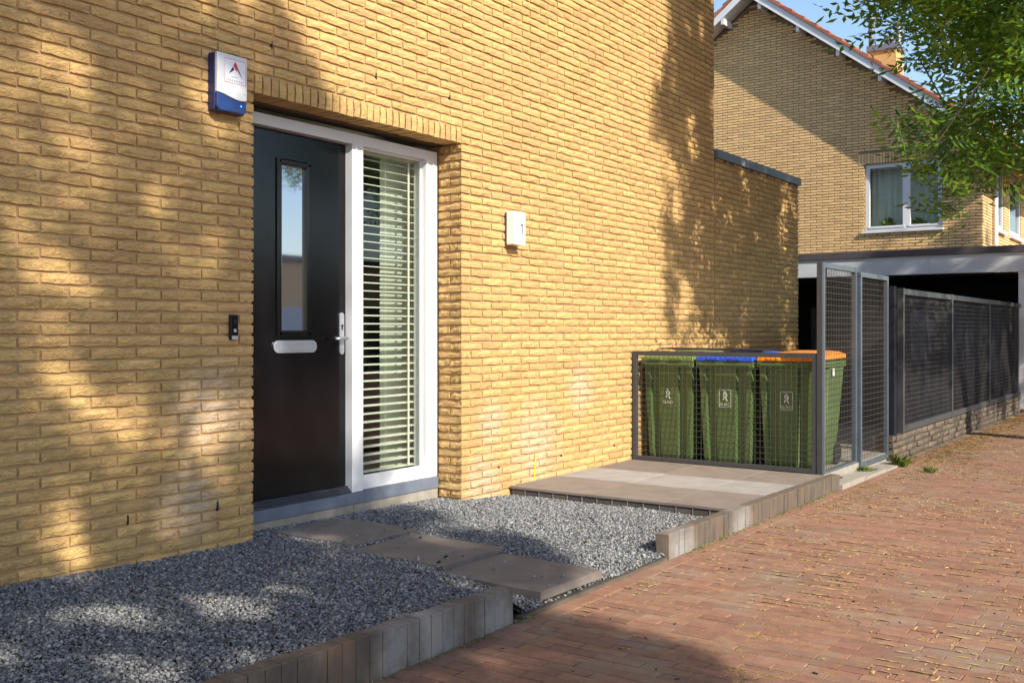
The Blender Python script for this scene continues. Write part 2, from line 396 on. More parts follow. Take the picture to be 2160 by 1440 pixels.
cells = []
rows = range(-62, 46)
def spans(k):
    z0, z1 = zk(k + 1), zk(k)
    out = []
    lo = -3.4
    if k < -3: out.append((lo, 6.40))
    else: out.append((lo, 0.0)); out.append((1.925 + (.0 if k >= -1 else .0), 6.40))
    return out
def off(k): return BL / 2 if k % 2 == 0 else 0
for k in rows:
    if zk(k) > ZT - .02: continue
    for (xa, xb) in spans(k):
        right = xa > 1
        if right: o = 1.925 + (BL * .45 if k % 2 == 0 else 0)
        else: o = (-.43 * BL if k % 2 == 0 else 0.)
        xx = o - 40 * BL
        while xx < xb:
            a, b = max(xx, xa), min(xx + BL, xb)
            if b - a > .03: cells.append((a, zk(k + 1), b - a, k))
            xx += BL
for k in range(-11, 46):                                        # annex, own bond
    if zk(k) > 3.10: continue
    xx = 6.415 + (-.5 * BL if k % 2 else -BL * .05)
    while xx < 9.066:
        a, b = max(xx, 6.415), min(xx + BL, 9.066)
        if b - a > .03: cells.append((a, zk(k + 1), b - a, k))
        xx += BL
CORNER = [c for c in cells if abs(c[0] - 1.925) < .001 and c[3] >= -1]
cells = [c for c in cells if not (abs(c[0] - 1.925) < .001 and c[3] >= -1)]
cells = sorted(cells, key=lambda c: -size_in_view(c[0] + c[2] / 2, 0, c[1] + .03))
brm = [MB().add(*q).mesh('brick') for q in FULL]
for m_ in brm: m_.materials.append(M['brick'])
rest = MB()
for i, (x, z, l, k) in enumerate(cells):
    j = random.randrange(NVAR); dy = random.uniform(-.0035, .002); sc = (l - BJ) / (BL - BJ)
    fl = random.random() < .5
    if i < 300:
        o = obj('brick', brm[j], 'brick', house, (x + BJ / 2, dy, z + .008)); o.scale = (sc, 1, 1)
        o.rotation_euler = (random.uniform(-.02, .02), random.uniform(-.003, .003), random.uniform(-.008, .008))
    else:
        v, f = FULL[j]; t = random.uniform(-.006, .006)
        rest.add([(a * sc + x + BJ / 2, b + dy + t * (a - .12), c + z + .008) for a, b, c in v], f)
obj('brickwork', rest, 'brick', house, fix=False, kind='stuff')

# bricks that turn the corner of the door opening: rough on the front and on the reveal
def corner_brick(i, lx, ly, h):
    r = random.Random(i * 7 + 3); v = []; f = []
    def grid(P, nu, nv):
        o = len(v)
        for b in range(nv + 1):
            for a in range(nu + 1): v.append(P(a / nu, b / nv, a in (0, nu), b in (0, nv)))
        for b in range(nv):
            for a in range(nu):
                q = o + b * (nu + 1) + a; f.append((q, q + 1, q + nu + 2, q + nu + 1))
    j = lambda s: r.uniform(-s, s)
    grid(lambda u, w_, e, g_: (u * lx + j(.001), (.003 if g_ or u == 1 else 0) + j(.0015), w_ * h + j(.0015)), 4, 2)
    grid(lambda u, w_, e, g_: ((.004 if g_ or u == 0 else 0) + j(.0055), ly - u * ly, w_ * h + j(.0035)), 4, 2)
    v += [(0, 0, 0), (lx, 0, 0), (lx, ly, 0), (0, ly, 0), (0, 0, h), (lx, 0, h), (lx, ly, h), (0, ly, h)]; o = len(v) - 8
    v[o] = (.002, .002, .001); v[o + 4] = (.002, .002, h - .001)
    f += [(o, o + 3, o + 2, o + 1), (o + 4, o + 5, o + 6, o + 7)]
    return v, f
for i, (x, z, l, k) in enumerate(CORNER):
    z0 = z + .008; h = BH - .0155
    if k % 2 == 0: parts = [(0, l - BJ / 2, .0, .215)]
    else: parts = [(0, l - BJ / 2, 0, .103), (.0, .10, .115, .215)]
    for (dx, lx, ya, yb) in parts:
        mb = MB().add(*corner_brick(i * 2 + int(ya * 100), lx, yb - ya, h))
        obj('corner_brick', mb, 'brick', house, (1.925 + dx + random.uniform(-.002, .002), ya, z0), fix=False)
w = MB(); w.box(1.937, 2.05, .02, .216, -.3, zk(-1)); obj('reveal_mortar', w, 'mortar', house)
w = MB(); w.box(-.11, -.013, .342, .36, -.3, 2.6); obj('jamb', w, 'mortar', house)
# soldier course over the door
NS = 31; pitch = 1.925 / NS
for i in range(NS):
    mb = MB(); r = random.Random(i); W_, H_ = pitch - .011, .107
    v = []; nz = 3
    for a in range(2):
        for b in range(nz + 1):
            v.append((a * W_ + r.uniform(-.0015, .0015), r.uniform(-.002, .002) + (.003 if b in (0, nz) else 0), b * H_ / nz + r.uniform(-.002, .002)))
    f = [(b, nz + 1 + b, nz + 2 + b, b + 1) for b in range(nz)]
    o_ = len(v); v += [(x_, .175, z_) for x_ in (0, W_) for z_ in (0, H_)]
    f += [(0, o_, o_ + 2, nz + 1), (nz, 2 * nz + 1, o_ + 3, o_ + 1), (o_, 0, nz, o_ + 1), (nz + 1, o_ + 2, o_ + 3, 2 * nz + 1)]
    mb.add(v, f); ob = obj('soldier_brick', mb, 'brick', house, (i * pitch + .006, random.uniform(-.002, .002), zk(-1) + .006 + random.uniform(-.003, .002)))
    ob.rotation_euler = (0, random.uniform(-.012, .012), 0)
w = MB(); w.box(-.012, 1.925, .0125, .149, zk(-1) + .014, zk(-3)); obj('lintel_mortar', w, 'mortar', house)
w = MB(); w.box(-.02, 1.932, .178, .30, zk(-1) - .002, zk(-1) + .019); obj('lintel', w, 'soffit', house)
# open vertical joints; the shade inside them is laid in as black slips
for (x, z) in ((.130, 2.835), (1.02, 2.835), (1.79, 2.835), (-.82, .222), (-.26, .21), (2.395, .12), (3.29, .12), (4.19, .12)):
    w = MB(); w.prism([(x - .004, z), (x + .002, z - .004), (x + .0055, z + .014), (x + .003, z + .046), (x - .003, z + .047)], -.0012, .016); obj('weep_hole_shade', w, 'rubber', house)
w = MB(); w.bar((2.86, -.006, -.05), (2.885, -.006, .215), .005); tag(obj('yellow_cable', w, 'yel'), 'short thin yellow cable rising from the terrace against the yellow brick wall', 'cable')

# door set
fr = MB()
fr.box(.0, .115, .22, .34, .05, 2.512).box(.115, 1.024, .22, .34, 2.442, 2.512).box(1.024, 1.130, .22, .34, .121, 2.512)
fr.box(1.130, 1.79, .2202, .34, 2.445, 2.512).box(1.79, 1.918, .22, .34, .128, 2.512).box(1.130, 1.79, .2202, .34, .129, .205)
fo = obj('door_frame', fr, 'white', house, bevel=.003)
b = MB(); b.prism([(.2205, .205), (.262, .218), (.262, .205)], 1.130, 1.79, 'x').box(1.775, 1.79, .262, .275, .205, 2.445).box(1.130, 1.142, .262, .275, .205, 2.445).box(1.142, 1.775, .262, .275, 2.43, 2.445)
obj('glazing_bead', b, 'white', fo)
p = MB(); p.box(1.1, 1.812, .276, .282, .2, 2.452); win = obj('window_pane', p, 'glass', house)
p = MB(); p.box(1.131, 1.916, .206, .30, .046, .1265); pl = obj('plinth_panel', p, 'greyp', house, bevel=.002)
p = MB(); p.box(.0, 1.128, .204, .30, .048, .118); obj('plinth_panel', p, 'greyp', house, bevel=.002)
p = MB()
for x, z in ((1.22, .085), (1.45, .09), (1.72, .085), (.95, .08)): p.bar((x, .2035 if x < 1.1 else .2055, z), (x, .21, z), .004)
obj('screw', p, 'rubber', house)
p = MB(); p.box(.0, 1.03, .215, .33, -.2, .046).box(1.034, 1.916, .215, .33, -.2, .0455); obj('concrete_plinth', p, 'concrete', house)
t = MB()
t.prism([(.228, .119), (.228, .133), (.243, .140), (.243, .148), (.258, .152), (.258, .162), (.30, .166), (.30, .119)], .115, 1.0235, 'x')
obj('threshold', t, 'alu', house)
# black door leaf
DX0, DX1, DY = .117, 1.021, .280
d = MB()
gx0, gx1, gz0, gz1 = .425, .690, 1.172, 2.262
d.box(DX0, gx0, DY, DY + .05, .168, 2.438).box(gx1, DX1, DY, DY + .05, .168, 2.438).box(gx0, gx1, DY, DY + .05, .168, gz0).box(gx0, gx1, DY, DY + .05, gz1, 2.438)
door = obj('door', d, 'black', house)
mo = MB()
for (a, b_, c, e) in ((gx0 - .012, gx0 + .028, gz0 - .012, gz1 + .012), (gx1 - .028, gx1 + .012, gz0 - .012, gz1 + .012)):
    s_ = 1 if a < .5 else -1
    pr = [(a, DY - .001), (a, DY - .010), (a + .012, DY - .018), (b_ - .012, DY - .018), (b_, DY - .008), (b_, DY + .02), (a, DY + .02)]
    mo.prism([(x_, y_) for x_, y_ in pr], c, e, 'z')
for (c, e) in ((gz0 - .012, gz0 + .028), (gz1 - .028, gz1 + .012)):
    mo.prism([(DY - .010, c), (DY - .018, c + .012), (DY - .018, e - .012), (DY - .008, e), (DY + .02, e), (DY + .02, c)], gx0 + .002, gx1 - .002, 'x')
obj('glass_moulding', mo, 'black', door)
p = MB(); p.box(gx0 + .01, gx1 - .01, DY + .012, DY + .018, gz0 + .01, gz1 - .01); obj('glass_pane', p, 'dglass', door)
# handle plate, lever, cylinder
def capsule(cx, cz, hw, hh, y0, y1, n=8):
    pts = []
    for k in range(n + 1): a = PI * k / n; pts.append((cx + hw * math.cos(a), cz + (hh - hw) + hw * math.sin(a)))
    for k in range(n + 1): a = PI + PI * k / n; pts.append((cx + hw * math.cos(a), cz - (hh - hw) + hw * math.sin(a)))
    return MB().prism(pts, y0, y1)
obj('handle_plate', capsule(.978, 1.18, .021, .140, DY - .012, DY - .0005), 'silver', door, bevel=.003)
h = MB(); h.bar((.978, DY - .01, 1.150), (.978, DY - .055, 1.150), .013, 10).bar((.985, DY - .052, 1.150), (.872, DY - .056, 1.146), .0115, 10, .010)
obj('door_handle', h, 'silver', door, smooth=True)
h = MB(); h.bar((.978, DY - .012, 1.232), (.978, DY - .018, 1.232), .009, 10).box(.974, .982, DY - .017, DY - .0125, 1.205, 1.232); obj('lock_cylinder', h, 'rubber', door)
# letter slot: rounded plate with inner flap
def rrect(cx, cz, hw, hh, r, y0, y1, n=4):
    pts = []
    for sx, sz, a0 in ((1, 1, 0), (-1, 1, PI / 2), (-1, -1, PI), (1, -1, 1.5 * PI)):
        for k in range(n + 1): a = a0 + PI / 2 * k / n; pts.append((cx + sx * (hw - r) + r * math.cos(a), cz + sz * (hh - r) + r * math.sin(a)))
    return MB().prism(pts, y0, y1)
obj('letter_plate', rrect(.567, 1.099, .182, .040, .037, DY - .012, DY - .0005), 'silver', door, bevel=.003)
obj('letter_flap', rrect(.567, 1.099, .140, .0235, .004, DY - .0165, DY - .0125), 'silver', door, bevel=.0015)

# rooms behind the side light
r_ = MB(); r_.box(-.2, 4.6, .345, 5.2, .08, .12); obj('interior_floor', r_, 'floorw', house)
r_ = MB(); r_.box(-.2, 4.6, .345, 5.2, 2.62, 2.66); obj('interior_ceiling', r_, 'ceilp', house)
r_ = MB(); r_.box(2.02, 2.10, .345, .80, .12, 2.62).box(2.10, 4.6, .345, .40, .12, 2.62).box(4.5, 4.6, .40, 5.2, .12, 2.62).box(-.3, -.2, .345, 5.2, .08, 2.66); obj('interior_wall', r_, 'wallp', house)
r_ = MB()
xx = -.2
while xx < 4.5:
    r_.box(xx, xx + .075, 4.2 + .01 * (int(xx * 13.3) % 2), 4.3, .12, 2.05); xx += .09
r_.box(-.2, 4.6, 4.24, 4.34, .12, 2.05); obj('wood_panelling', r_, 'panelw', house)
r_ = MB(); r_.box(-.2, 4.6, 4.22, 4.34, 2.05, 2.62); obj('interior_wall', r_, 'wallp', house)
r_ = MB(); n = 30
for k in range(n):
    xa, xb = 1.60 + k * .0138, 1.60 + (k + 1) * .0138; ya, yb = .50 + .012 * (k % 2), .50 + .012 * ((k + 1) % 2)
    r_.add([(xa, ya, .13), (xb, yb, .13), (xb, yb, 2.58), (xa, ya, 2.58)], [(0, 1, 2, 3)])
tag(obj('curtain', r_, 'curtain', fix=False), 'pale greenish curtain gathered at the right edge behind the side window blind', 'curtain')
bl = thing('venetian_blind', 'white venetian blind with open slats hanging behind the tall side window', 'blind', (1.45, .36, 2.42))
sm = MB(); sm.prism([(-.025, -.004), (-.012, .0012), (.012, .0035), (.025, .003), (.025, .0003), (.012, .0008), (-.012, -.0015), (-.025, -.0067)], -.415, .415, 'x'); sme = sm.mesh('slat'); fixn(sme); sme.materials.append(M['slat'])
z = -.03
while z > -2.22:
    o = obj('slat', sme, 'slat', bl, (0, 0, z)); o.rotation_euler = (random.uniform(-.03, .03), random.uniform(-.002, .002), 0); z -= .057
p = MB(); p.box(-.41, .41, -.03, .03, 0, .05); obj('head_rail', p, 'slat', bl)
p = MB(); p.box(.262, .282, -.031, -.0295, -2.2, -.0); obj('ladder_tape', p, 'slat', bl)
p = MB(); p.box(-.315, -.313, -.031, -.0295, -2.2, -.0).box(.02, .022, -.031, -.0295, -2.2, 0); obj('ladder_cord', p, 'slat', bl)

# ------------------------------------------------------------------ things on the wall
def text_mesh(s, size, mat, parent, loc, rot, name='lettering', sx=1.0, sp=1.0):
    cu = bpy.data.curves.new(name, 'FONT'); cu.body = s; cu.size = size; cu.align_x = 'CENTER'; cu.space_character = sp; cu.extrude = .0004
    to = bpy.data.objects.new(name, cu); COL.objects.link(to)
    dg = bpy.context.evaluated_depsgraph_get(); me = bpy.data.meshes.new_from_object(to.evaluated_get(dg)); me.name = name
    bpy.data.objects.remove(to)
    me.materials.clear(); me.materials.append(M[mat])
    o = bpy.data.objects.new(name, me); COL.objects.link(o); o.parent = parent; o.location = loc; o.rotation_euler = rot; o.scale = (sx, 1, 1); return o
# alarm siren box: wall footprint x -.35..-.10, z 2.39..2.72
al = thing('alarm_box', 'white and blue alarm siren box on the shaded brick wall left of the door', 'alarm box', (-.222, 0, 2.555))
hw, hh, dp = .105, .160, .075
def rr(cx, cz, hw, hh, r, y0, y1): return rrect(cx, cz, hw, hh, r, y0, y1)
obj('back_housing', rr(0, 0, hw, hh, .012, -.052, -.001), 'navy', al, bevel=.004)
# cream cover with wavy lower edge
pts = [(hw - .003, hh - .003), (-hw + .003, hh - .003)]
for k in range(13):
    u = k / 12; x_ = -hw + .003 + u * (2 * hw - .006); z_ = -.062 - .026 * (.5 - .5 * math.cos(PI * min(1, u * 1.25))) + .006 * max(0, u - .8) * 5
    pts.append((x_, z_))
obj('front_cover', MB().prism(pts, -.078, -.0525), 'cover', al, bevel=.006)
pts2 = [(x_, z_ - .002) for x_, z_ in pts[2:]][::-1] + [(-hw + .004, -hh + .02), (-hw + .02, -hh + .003), (hw - .02, -hh + .003), (hw - .004, -hh + .02)]
obj('strobe_lens', MB().prism(pts2, -.074, -.0525), 'blue', al, bevel=.005)
st = obj('sticker', MB().box(-.058, .092, -.0790, -.0782, .0, .135), 'paper', al)
bd = MB()
for (a, b_, c, e) in ((-.055, .089, .002, .0045), (-.055, .089, .1305, .133), (-.055, -.0535, .002, .133), (.0875, .089, .002, .133)): bd.box(a, b_, -.0797, -.0791, c, e)
obj('sticker_border', bd, 'red', st)
lg = MB(); lg.prism([(.018, .122), (.003, .098), (.030, .068), (.036, .090)], -.0798, -.0791); obj('logo_red', lg, 'red', st)
lg = MB(); lg.prism([(.020, .120), (.070, .030), (.038, .070), (.034, .090)], -.0800, -.07985).prism([(.000, .093), (-.027, .048), (.012, .078)], -.0798, -.0791); obj('logo_blue', lg, 'ink', st)
text_mesh('PARADOX', .0165, 'ink', st, (.017, -.0793, .010), (PI / 2, 0, 0), sp=1.55, sx=1.0)
text_mesh('powered by', .009, 'ink', st, (.012, -.0793, .034), (PI / 2, 0, 0), sx=1.0)
sc_ = MB()
for (x_, z_) in ((-.075, -.040), (.085, -.045)): sc_.bar((x_, -.0795, z_), (x_, -.077, z_), .005, 10)
obj('screw', sc_, 'silver', al)
obj('led', MB().bar((.062, -.0755, -.115), (.062, -.074, -.115), .004, 8), 'led', al)
# video doorbell
db = thing('doorbell', 'small black video doorbell on the brick beside the door jamb', 'doorbell', (-.163, 0, 1.218))
obj('bell_body', rr(0, 0, .024, .071, .008, -.026, -.001), 'rubber', db, bevel=.003)
obj('bell_face', MB().box(-.019, .019, -.0268, -.0262, -.045, .062), M['black'], db)
obj('bell_base_plate', MB().box(-.021, .021, -.0275, -.0262, -.068, -.047), 'silver', db)
obj('camera_lens', MB().bar((0, -.0262, .032), (0, -.030, .032), .013, 12).bar((0, -.030, .032), (0, -.0305, .032), .009, 12), 'rubber', db)
obj('bell_button', MB().bar((0, -.0268, -.018), (0, -.0290, -.018), .0105, 12), 'silver', db)
# house number lamp
hl = thing('house_number_lamp', 'white box shaped wall lamp with house number 1 on sunlit brick', 'wall lamp', (2.535, 0, 1.985))
obj('back_plate', MB().box(-.070, .070, -.018, -.001, -.122, .122), 'trim', hl)
obj('lamp_shade', rr(0, 0, .075, .128, .010, -.098, -.0185), 'lamp', hl, bevel=.008)
obj('number_one', MB().prism([(.022, -.045), (.034, -.045), (.034, .040), (.024, .040), (.006, .024), (.006, .012), (.022, .022)], -.0990, -.0982), 'ink', hl)

# ------------------------------------------------------------------ gravel strip, stepping slabs, kerbs, terrace
def zg(x, y):
    if x < 1.92: z_ = np.interp(x, [-3.5, -1.5, 0, 1.9], [.05, .035, 0, -.033])
    else: z_ = np.interp(x, [1.9, 2.6], [-.033, -.074])
    if y < -1.1:
        t = min(1, (-1.1 - y) / .8); tgt = .035 if x < -.25 else -.078
        if -.25 <= x < -.05: tgt = .035 - .123 * (x + .25) / .2
        if x > 1.3: tgt = -.075
        z_ = z_ * (1 - t) + tgt * t
    return float(z_) + .006 * math.sin(x * 3.1 + y * 2.3) * math.sin(y * 4.7 - x)
SL = [(.500, -.235, .008, .02), (.425, -.930, -.003, .012), (.375, -1.585, -.030, -.03)]
nx_, ny_ = 120, 44; V = []; F = []
for j in range(ny_ + 1):
    for i in range(nx_ + 1):
        x_ = -3.4 + i * 6.0 / nx_; y_ = -1.93 + j * 2.15 / ny_; V.append((x_, y_, zg(x_, y_) - (.055 if any(abs(x_ - a) < .25 and abs(y_ - b_) < .295 for a, b_, c, e in SL) else .010)))
for j in range(ny_):
    for i in range(nx_):
        a = j * (nx_ + 1) + i; F.append((a, a + 1, a + nx_ + 2, a + nx_ + 1))
struct('gravel_bed', MB().add(V, F), 'soil', fix=False)
def in_slab(x_, y_):
    return any(abs(x_ - a) < .283 and abs(y_ - b_) < .328 for a, b_, c, e in SL)
NSt = 150000
xs = rng.uniform(-2.7, 2.62, NSt); ys = rng.uniform(-1.92, .205, NSt)
ok = np.array([(not (y_ > -.008 and (x_ < .0 or x_ > 1.93))) and not (x_ > 2.5 and y_ < -.02 and False)
               and not (x_ < -.12 and y_ < -1.865) and not in_slab(x_, y_) and x_ < 2.53 + .0 for x_, y_ in zip(xs, ys)])
xs, ys = xs[ok], ys[ok]; n = len(xs)
zs = np.array([zg(a, b_) for a, b_ in zip(xs, ys)]) + rng.uniform(-.008, .006, n) - (rng.random(n) < .25) * .002
oct_ = np.array([(1, 0, 0), (0, 1, 0), (-1, 0, 0), (0, -1, 0), (0, 0, 1), (0, 0, -1)], float)
sz = rng.lognormal(-.12, .32, n)[:, None] * np.stack([rng.uniform(.007, .0115, n), rng.uniform(.0045, .008, n), rng.uniform(.003, .006, n)], 1)
for q_ in range(46):
    a, b_, c, e = SL[q_ % 3]; i_ = int(rng.integers(0, n)); xs[i_] = a + rng.uniform(-.26, .26); ys[i_] = b_ + rng.choice([-1, 1]) * rng.uniform(.12, .31); zs[i_] = c + .003
P = oct_[None] * sz[:, None, :] * (1 + rng.uniform(-.28, .28, (n, 6, 1)))
P += rng.uniform(-.0016, .0016, (n, 6, 3))
al_, be, ga = rng.uniform(0, 2 * PI, n), rng.normal(0, .45, n), rng.normal(0, .45, n)
def rotm(a, ax):
    c_, s_ = np.cos(a), np.sin(a); R = np.zeros((len(a), 3, 3)); i, j = [(1, 2), (0, 2), (0, 1)][ax]
    R[:, ax, ax] = 1; R[:, i, i] = c_; R[:, j, j] = c_; R[:, i, j] = -s_; R[:, j, i] = s_; return R
R = rotm(al_, 2) @ rotm(be, 0) @ rotm(ga, 1)
P = np.einsum('nij,nkj->nki', R, P) + np.stack([xs, ys, zs], 1)[:, None, :]
tri = np.array([(0, 1, 4), (1, 2, 4), (2, 3, 4), (3, 0, 4), (1, 0, 5), (2, 1, 5), (3, 2, 5), (0, 3, 5)])
FF = (tri[None] + (np.arange(n) * 6)[:, None, None]).reshape(-1, 3)
me = npmesh('gravel', P.reshape(-1, 3), FF, 'stone')
go = bpy.data.objects.new('gravel', me); COL.objects.link(go)
tag(go, 'loose grey crushed stone gravel covering the strip in front of the house', 'gravel'); go['kind'] = 'stuff'
# stepping slabs
for (a, b_, c, e), lab in zip(SL, ('stepping slab nearest the black door, lying in gravel', 'middle one of three stepping slabs between door and pavement', 'stepping slab closest to the red brick pavement')):
    m_ = MB().box(-.275, .275, -.322, .322, -.045, 0)
    o = obj('stepping_slab', m_, 'slabd', loc=(a, b_, c), bevel=.004); o.rotation_euler = (.004, -.003, e); tag(o, 'square taupe concrete ' + lab, 'paving slab', 'stepping slabs to the front door')
# kerbs of upright concrete blocks
def kerb(name, x0, x1, ztop, label, yf=-1.952, wd=.078, bev=.004):
    t_ = thing(name, label, 'kerb', (x0, yf, -.1)); xx = x0; i = 0; ms = []
    for q in range(8):
        r = random.Random(q + 50); w_ = .0680; h_ = .25; b_ = bev; v = []
        for z_, s_ in ((-h_, 0), (-b_, 0), (0, b_)):
            for (x_, y_) in ((s_, s_), (w_ - s_, s_), (w_ - s_, wd - s_), (s_, wd - s_)): v.append((x_ + r.uniform(-.0008, .0008), y_ + r.uniform(-.001, .001), z_ + r.uniform(-.001, .001)))
        f = [(4 * k + a, 4 * k + (a + 1) % 4, 4 * k + 4 + (a + 1) % 4, 4 * k + 4 + a) for k in (0, 1) for a in range(4)] + [(8, 9, 10, 11), (3, 2, 1, 0)]
        m__ = MB().add(v, f).mesh('kerb_block'); m__.materials.append(M['block']); ms.append(m__)
    while xx < x1 - .03:
        o = obj('kerb_block', ms[random.randrange(8)], 'block', t_, (xx - x0, random.uniform(-.002, .002), ztop(xx) + .1 + random.uniform(-.002, .002)))
        o.rotation_euler = (random.uniform(-.012, .012), 0, random.uniform(-.012, .012)); xx += .0715; i += 1
    return t_
kerb('kerb', -3.0, -.19, lambda x_: .056 + .030 * min(1, (-.13 - x_) / 1.6), 'kerb of upright grey concrete blocks in shade holding the gravel, bottom left', )
kerb('kerb', 1.325, 4.43, lambda x_: .044 - .022 * (x_ - 1.3) / 3.1, 'sunlit kerb of upright concrete blocks between gravel terrace and red pavement')
m_ = MB()
for i in range(2): m_.box(-.125 + i * .725, -.128 + (i + 1) * .725, -1.945, -1.905, -.2, -.093)
struct('edging_strip', m_, 'block')
# raised terrace in front of the bin enclosure
ter = thing('terrace', 'low terrace of square slabs with a pale grey middle row before the bins', 'terrace', (2.53, 0, 0))
xs_ = [2.528, 3.203, 3.820, 4.50]; ys_ = [-.012, -.690, -1.332, -1.868]
for i in range(3):
    for j in range(3):
        m_ = MB().box(0, xs_[i + 1] - xs_[i] - .005, -(ys_[j] - ys_[j + 1]) + .005, 0, -.020 if i == 0 else -.045, 0)
        o = obj('slab', m_, 'slabl' if i == 1 else 'slab', ter, (xs_[i] - 2.53, ys_[j], random.uniform(-.0015, .0015)), bevel=.002)
        if i == 1: o['label'] = 'pale grey slab'
m_ = MB(); m_.box(.03, 2.3, -1.865, -.005, -.2, -.047); obj('bedding', m_, 'soil', ter)
y_ = -.02
while y_ > -1.84:
    m_ = MB().box(.006, .09, -.118, 0, -.10, -.0215); obj('edge_block', m_, 'slabedge', ter, (0, y_, 0), bevel=.003)
    m_ = MB().box(.002, .02, -.0065, 0, -.10, -.0215); obj('edge_rib', m_, 'slab', ter, (0, y_ - .119, 0)); y_ -= .127
# yard behind the enclosure and slabs beside the kerb
m_ = MB().box(4.50, 9.4, -1.80, -.012, -.2, -.004); struct('yard', m_, 'concrete')
m_ = MB().box(9.4, 18.0, -1.75, 6.0, -.2, -.05); struct('driveway', m_, 'asphalt')
for i in range(3):
    m_ = MB().box(4.44 + i * .66, 5.09 + i * .66, -1.985 - .002 * i, -1.805, -.2, -.058 - .012 * i); struct('edge_slab', m_, 'concrete', bevel=.003)

# ------------------------------------------------------------------ steel mesh fencing
def wires(name, parent, a0, a1, z0, z1, pitch_a, pitch_z, axis, r, mat):
    m_ = MB(); n_ = max(1, round((a1 - a0) / pitch_a)); k_ = max(1, round((z1 - z0) / pitch_z))
    for i in range(1, n_):
        a = a0 + (a1 - a0) * i / n_
        P0 = (0, a, z0) if axis == 'y' else (a, 0, z0); P1 = (0, a, z1) if axis == 'y' else (a, 0, z1); m_.bar(P0, P1, r, 4)
    for i in range(1, k_):
        z_ = z0 + (z1 - z0) * i / k_; e = -r * 1.7
        P0 = (e, a0, z_) if axis == 'y' else (a0, e, z_); P1 = (e, a1, z_) if axis == 'y' else (a1, e, z_); m_.bar(P0, P1, r, 4)
    return obj(name, m_, mat, parent, fix=False, kind='stuff')
bf = thing('bin_fence', 'low dark grey steel mesh panel standing in front of the wheelie bins', 'fence', (4.53, -.01, 0))
m_ = MB().box(-.02, .02, -.04, 0, .0, 1.01).box(-.02, .02, -1.735, -1.695, 0, 1.01).box(-.0195, .0195, -1.695, -.04, .970, 1.01).box(-.0195, .0195, -1.695, -.04, .004, .040)
obj('frame', m_, 'steel', bf, bevel=.002)
wires('wire_mesh', bf, -1.695, -.04, .04, .970, .046, .0505, 'y', .0022, 'wire')
def panel(x0, x1, z0, z1, y, label, name='fence_panel', mat='steelb'):
    t_ = thing(name, label, 'fence panel', (x0, y, 0)); L_ = x1 - x0
    m_ = MB().box(0, .045, -.02, .02, z0, z1).box(L_ - .045, L_, -.02, .02, z0, z1).box(.045, L_ - .045, -.0195, .0195, z1 - .045, z1).box(.045, L_ - .045, -.0195, .0195, z0, z0 + .045)
    obj('frame', m_, mat, t_, bevel=.002)
    wires('wire_mesh', t_, .045, L_ - .045, z0 + .045, z1 - .045, .046, .052, 'x', .0021, 'wire'); return t_
panel(4.552, 5.50, -.028, 1.772, -1.772, 'tall grey steel mesh panel next to the orange lidded bin, with square post')
panel(5.515, 6.455, -.055, 1.735, -1.800, 'second tall mesh panel, ending at the dark gate post')
m_ = MB().box(4.505, 4.550, -1.795, -1.748, -.02, 1.772); tag(obj('corner_post', m_, 'steel', bevel=.002), 'square steel corner post where the low and tall mesh panels meet', 'post')
m_ = MB().box(6.50, 6.60, -1.86, -1.76, -.1, 1.64); tag(obj('gate_post', m_, 'cloth', bevel=.002), 'dark steel gate post between tall panel and the long mesh fence', 'post')
ff = thing('mesh_fence', 'long grey steel mesh fence on a low brick wall at the right', 'fence', (6.77, -1.85, 0))
posts = [6.77, 9.02, 11.38, 13.72, 16.1]
for i, x_ in enumerate(posts):
    obj('post', MB().box(-.03, .03, -.03, .03, .16, 1.63), 'steel', ff, (x_ - 6.77 + .03, 0, 0), bevel=.002)
    if i < 4:
        a, b_ = x_ - 6.77 + .06, posts[i + 1] - 6.77
        obj('rail', MB().box(a, b_, -.025, .025, 1.565, 1.625), 'steel', ff, bevel=.002)
        obj('rail', MB().box(a, b_, -.025, .025, .172, .235), 'steel', ff, bevel=.002)
        wires('wire_mesh', ff, a, b_, .235, 1.565, .046, .052, 'x', .0022, 'wire')
scm = MB(); V = []; n_ = 230
for i in range(n_ + 1):
    x_ = 6.9 + i * .04; y_ = -1.70 + .022 * math.sin(x_ * 9 + 1.5 * math.sin(x_ * 2.1)) + .015 * math.sin(x_ * 23)
    for z_ in (.02, .9, 1.56): V.append((x_ + .03 * math.sin(z_ * 2 + x_ * 3), y_ + .02 * z_, z_))
scm.add(V, [(3 * i + q, 3 * i + 3 + q, 3 * i + 4 + q, 3 * i + 1 + q) for i in range(n_) for q in range(2)])
so_ = obj('privacy_screen', scm, 'cloth', fix=False, smooth=True); tag(so_, 'dark navy cloth screen hanging in folds behind the long mesh fence', 'screen')
sld = so_.modifiers.new('thick', 'SOLIDIFY'); sld.thickness = .003
# low brick wall under it
lw = thing('low_brick_wall', 'weathered low brick wall under the long mesh fence, dappled with shade', 'wall', (6.44, -1.87, -.1))
obj('wall_core', MB().box(.01, 8.6, .012, .20, -.1, .262), 'soil', lw)
PVL = [MB().add(*brick_face(200 + i, .205, .050, .20, 1.8)).mesh('brick') for i in range(8)]
M['oldbrick'] = pm('old_brick', (.14, .10, .066), (.085, .063, .045), 14, .92, .004, 90, island=.3, c3=(.12, .11, .09), c3amt=.6, c3scale=6)
for m__ in PVL: m__.materials.append(M['oldbrick'])
for c in range(4):
    x_ = 0 if c % 2 else -.0
    first = True
    while x_ < 8.5:
        l_ = .5 if (first and c % 2) else 1
        o = obj('brick', PVL[random.randrange(8)], 'oldbrick', lw, (x_, random.uniform(-.012, .012), .012 + c * .064)); o.scale = (l_, 1, 1)
        x_ += .215 * l_; first = False
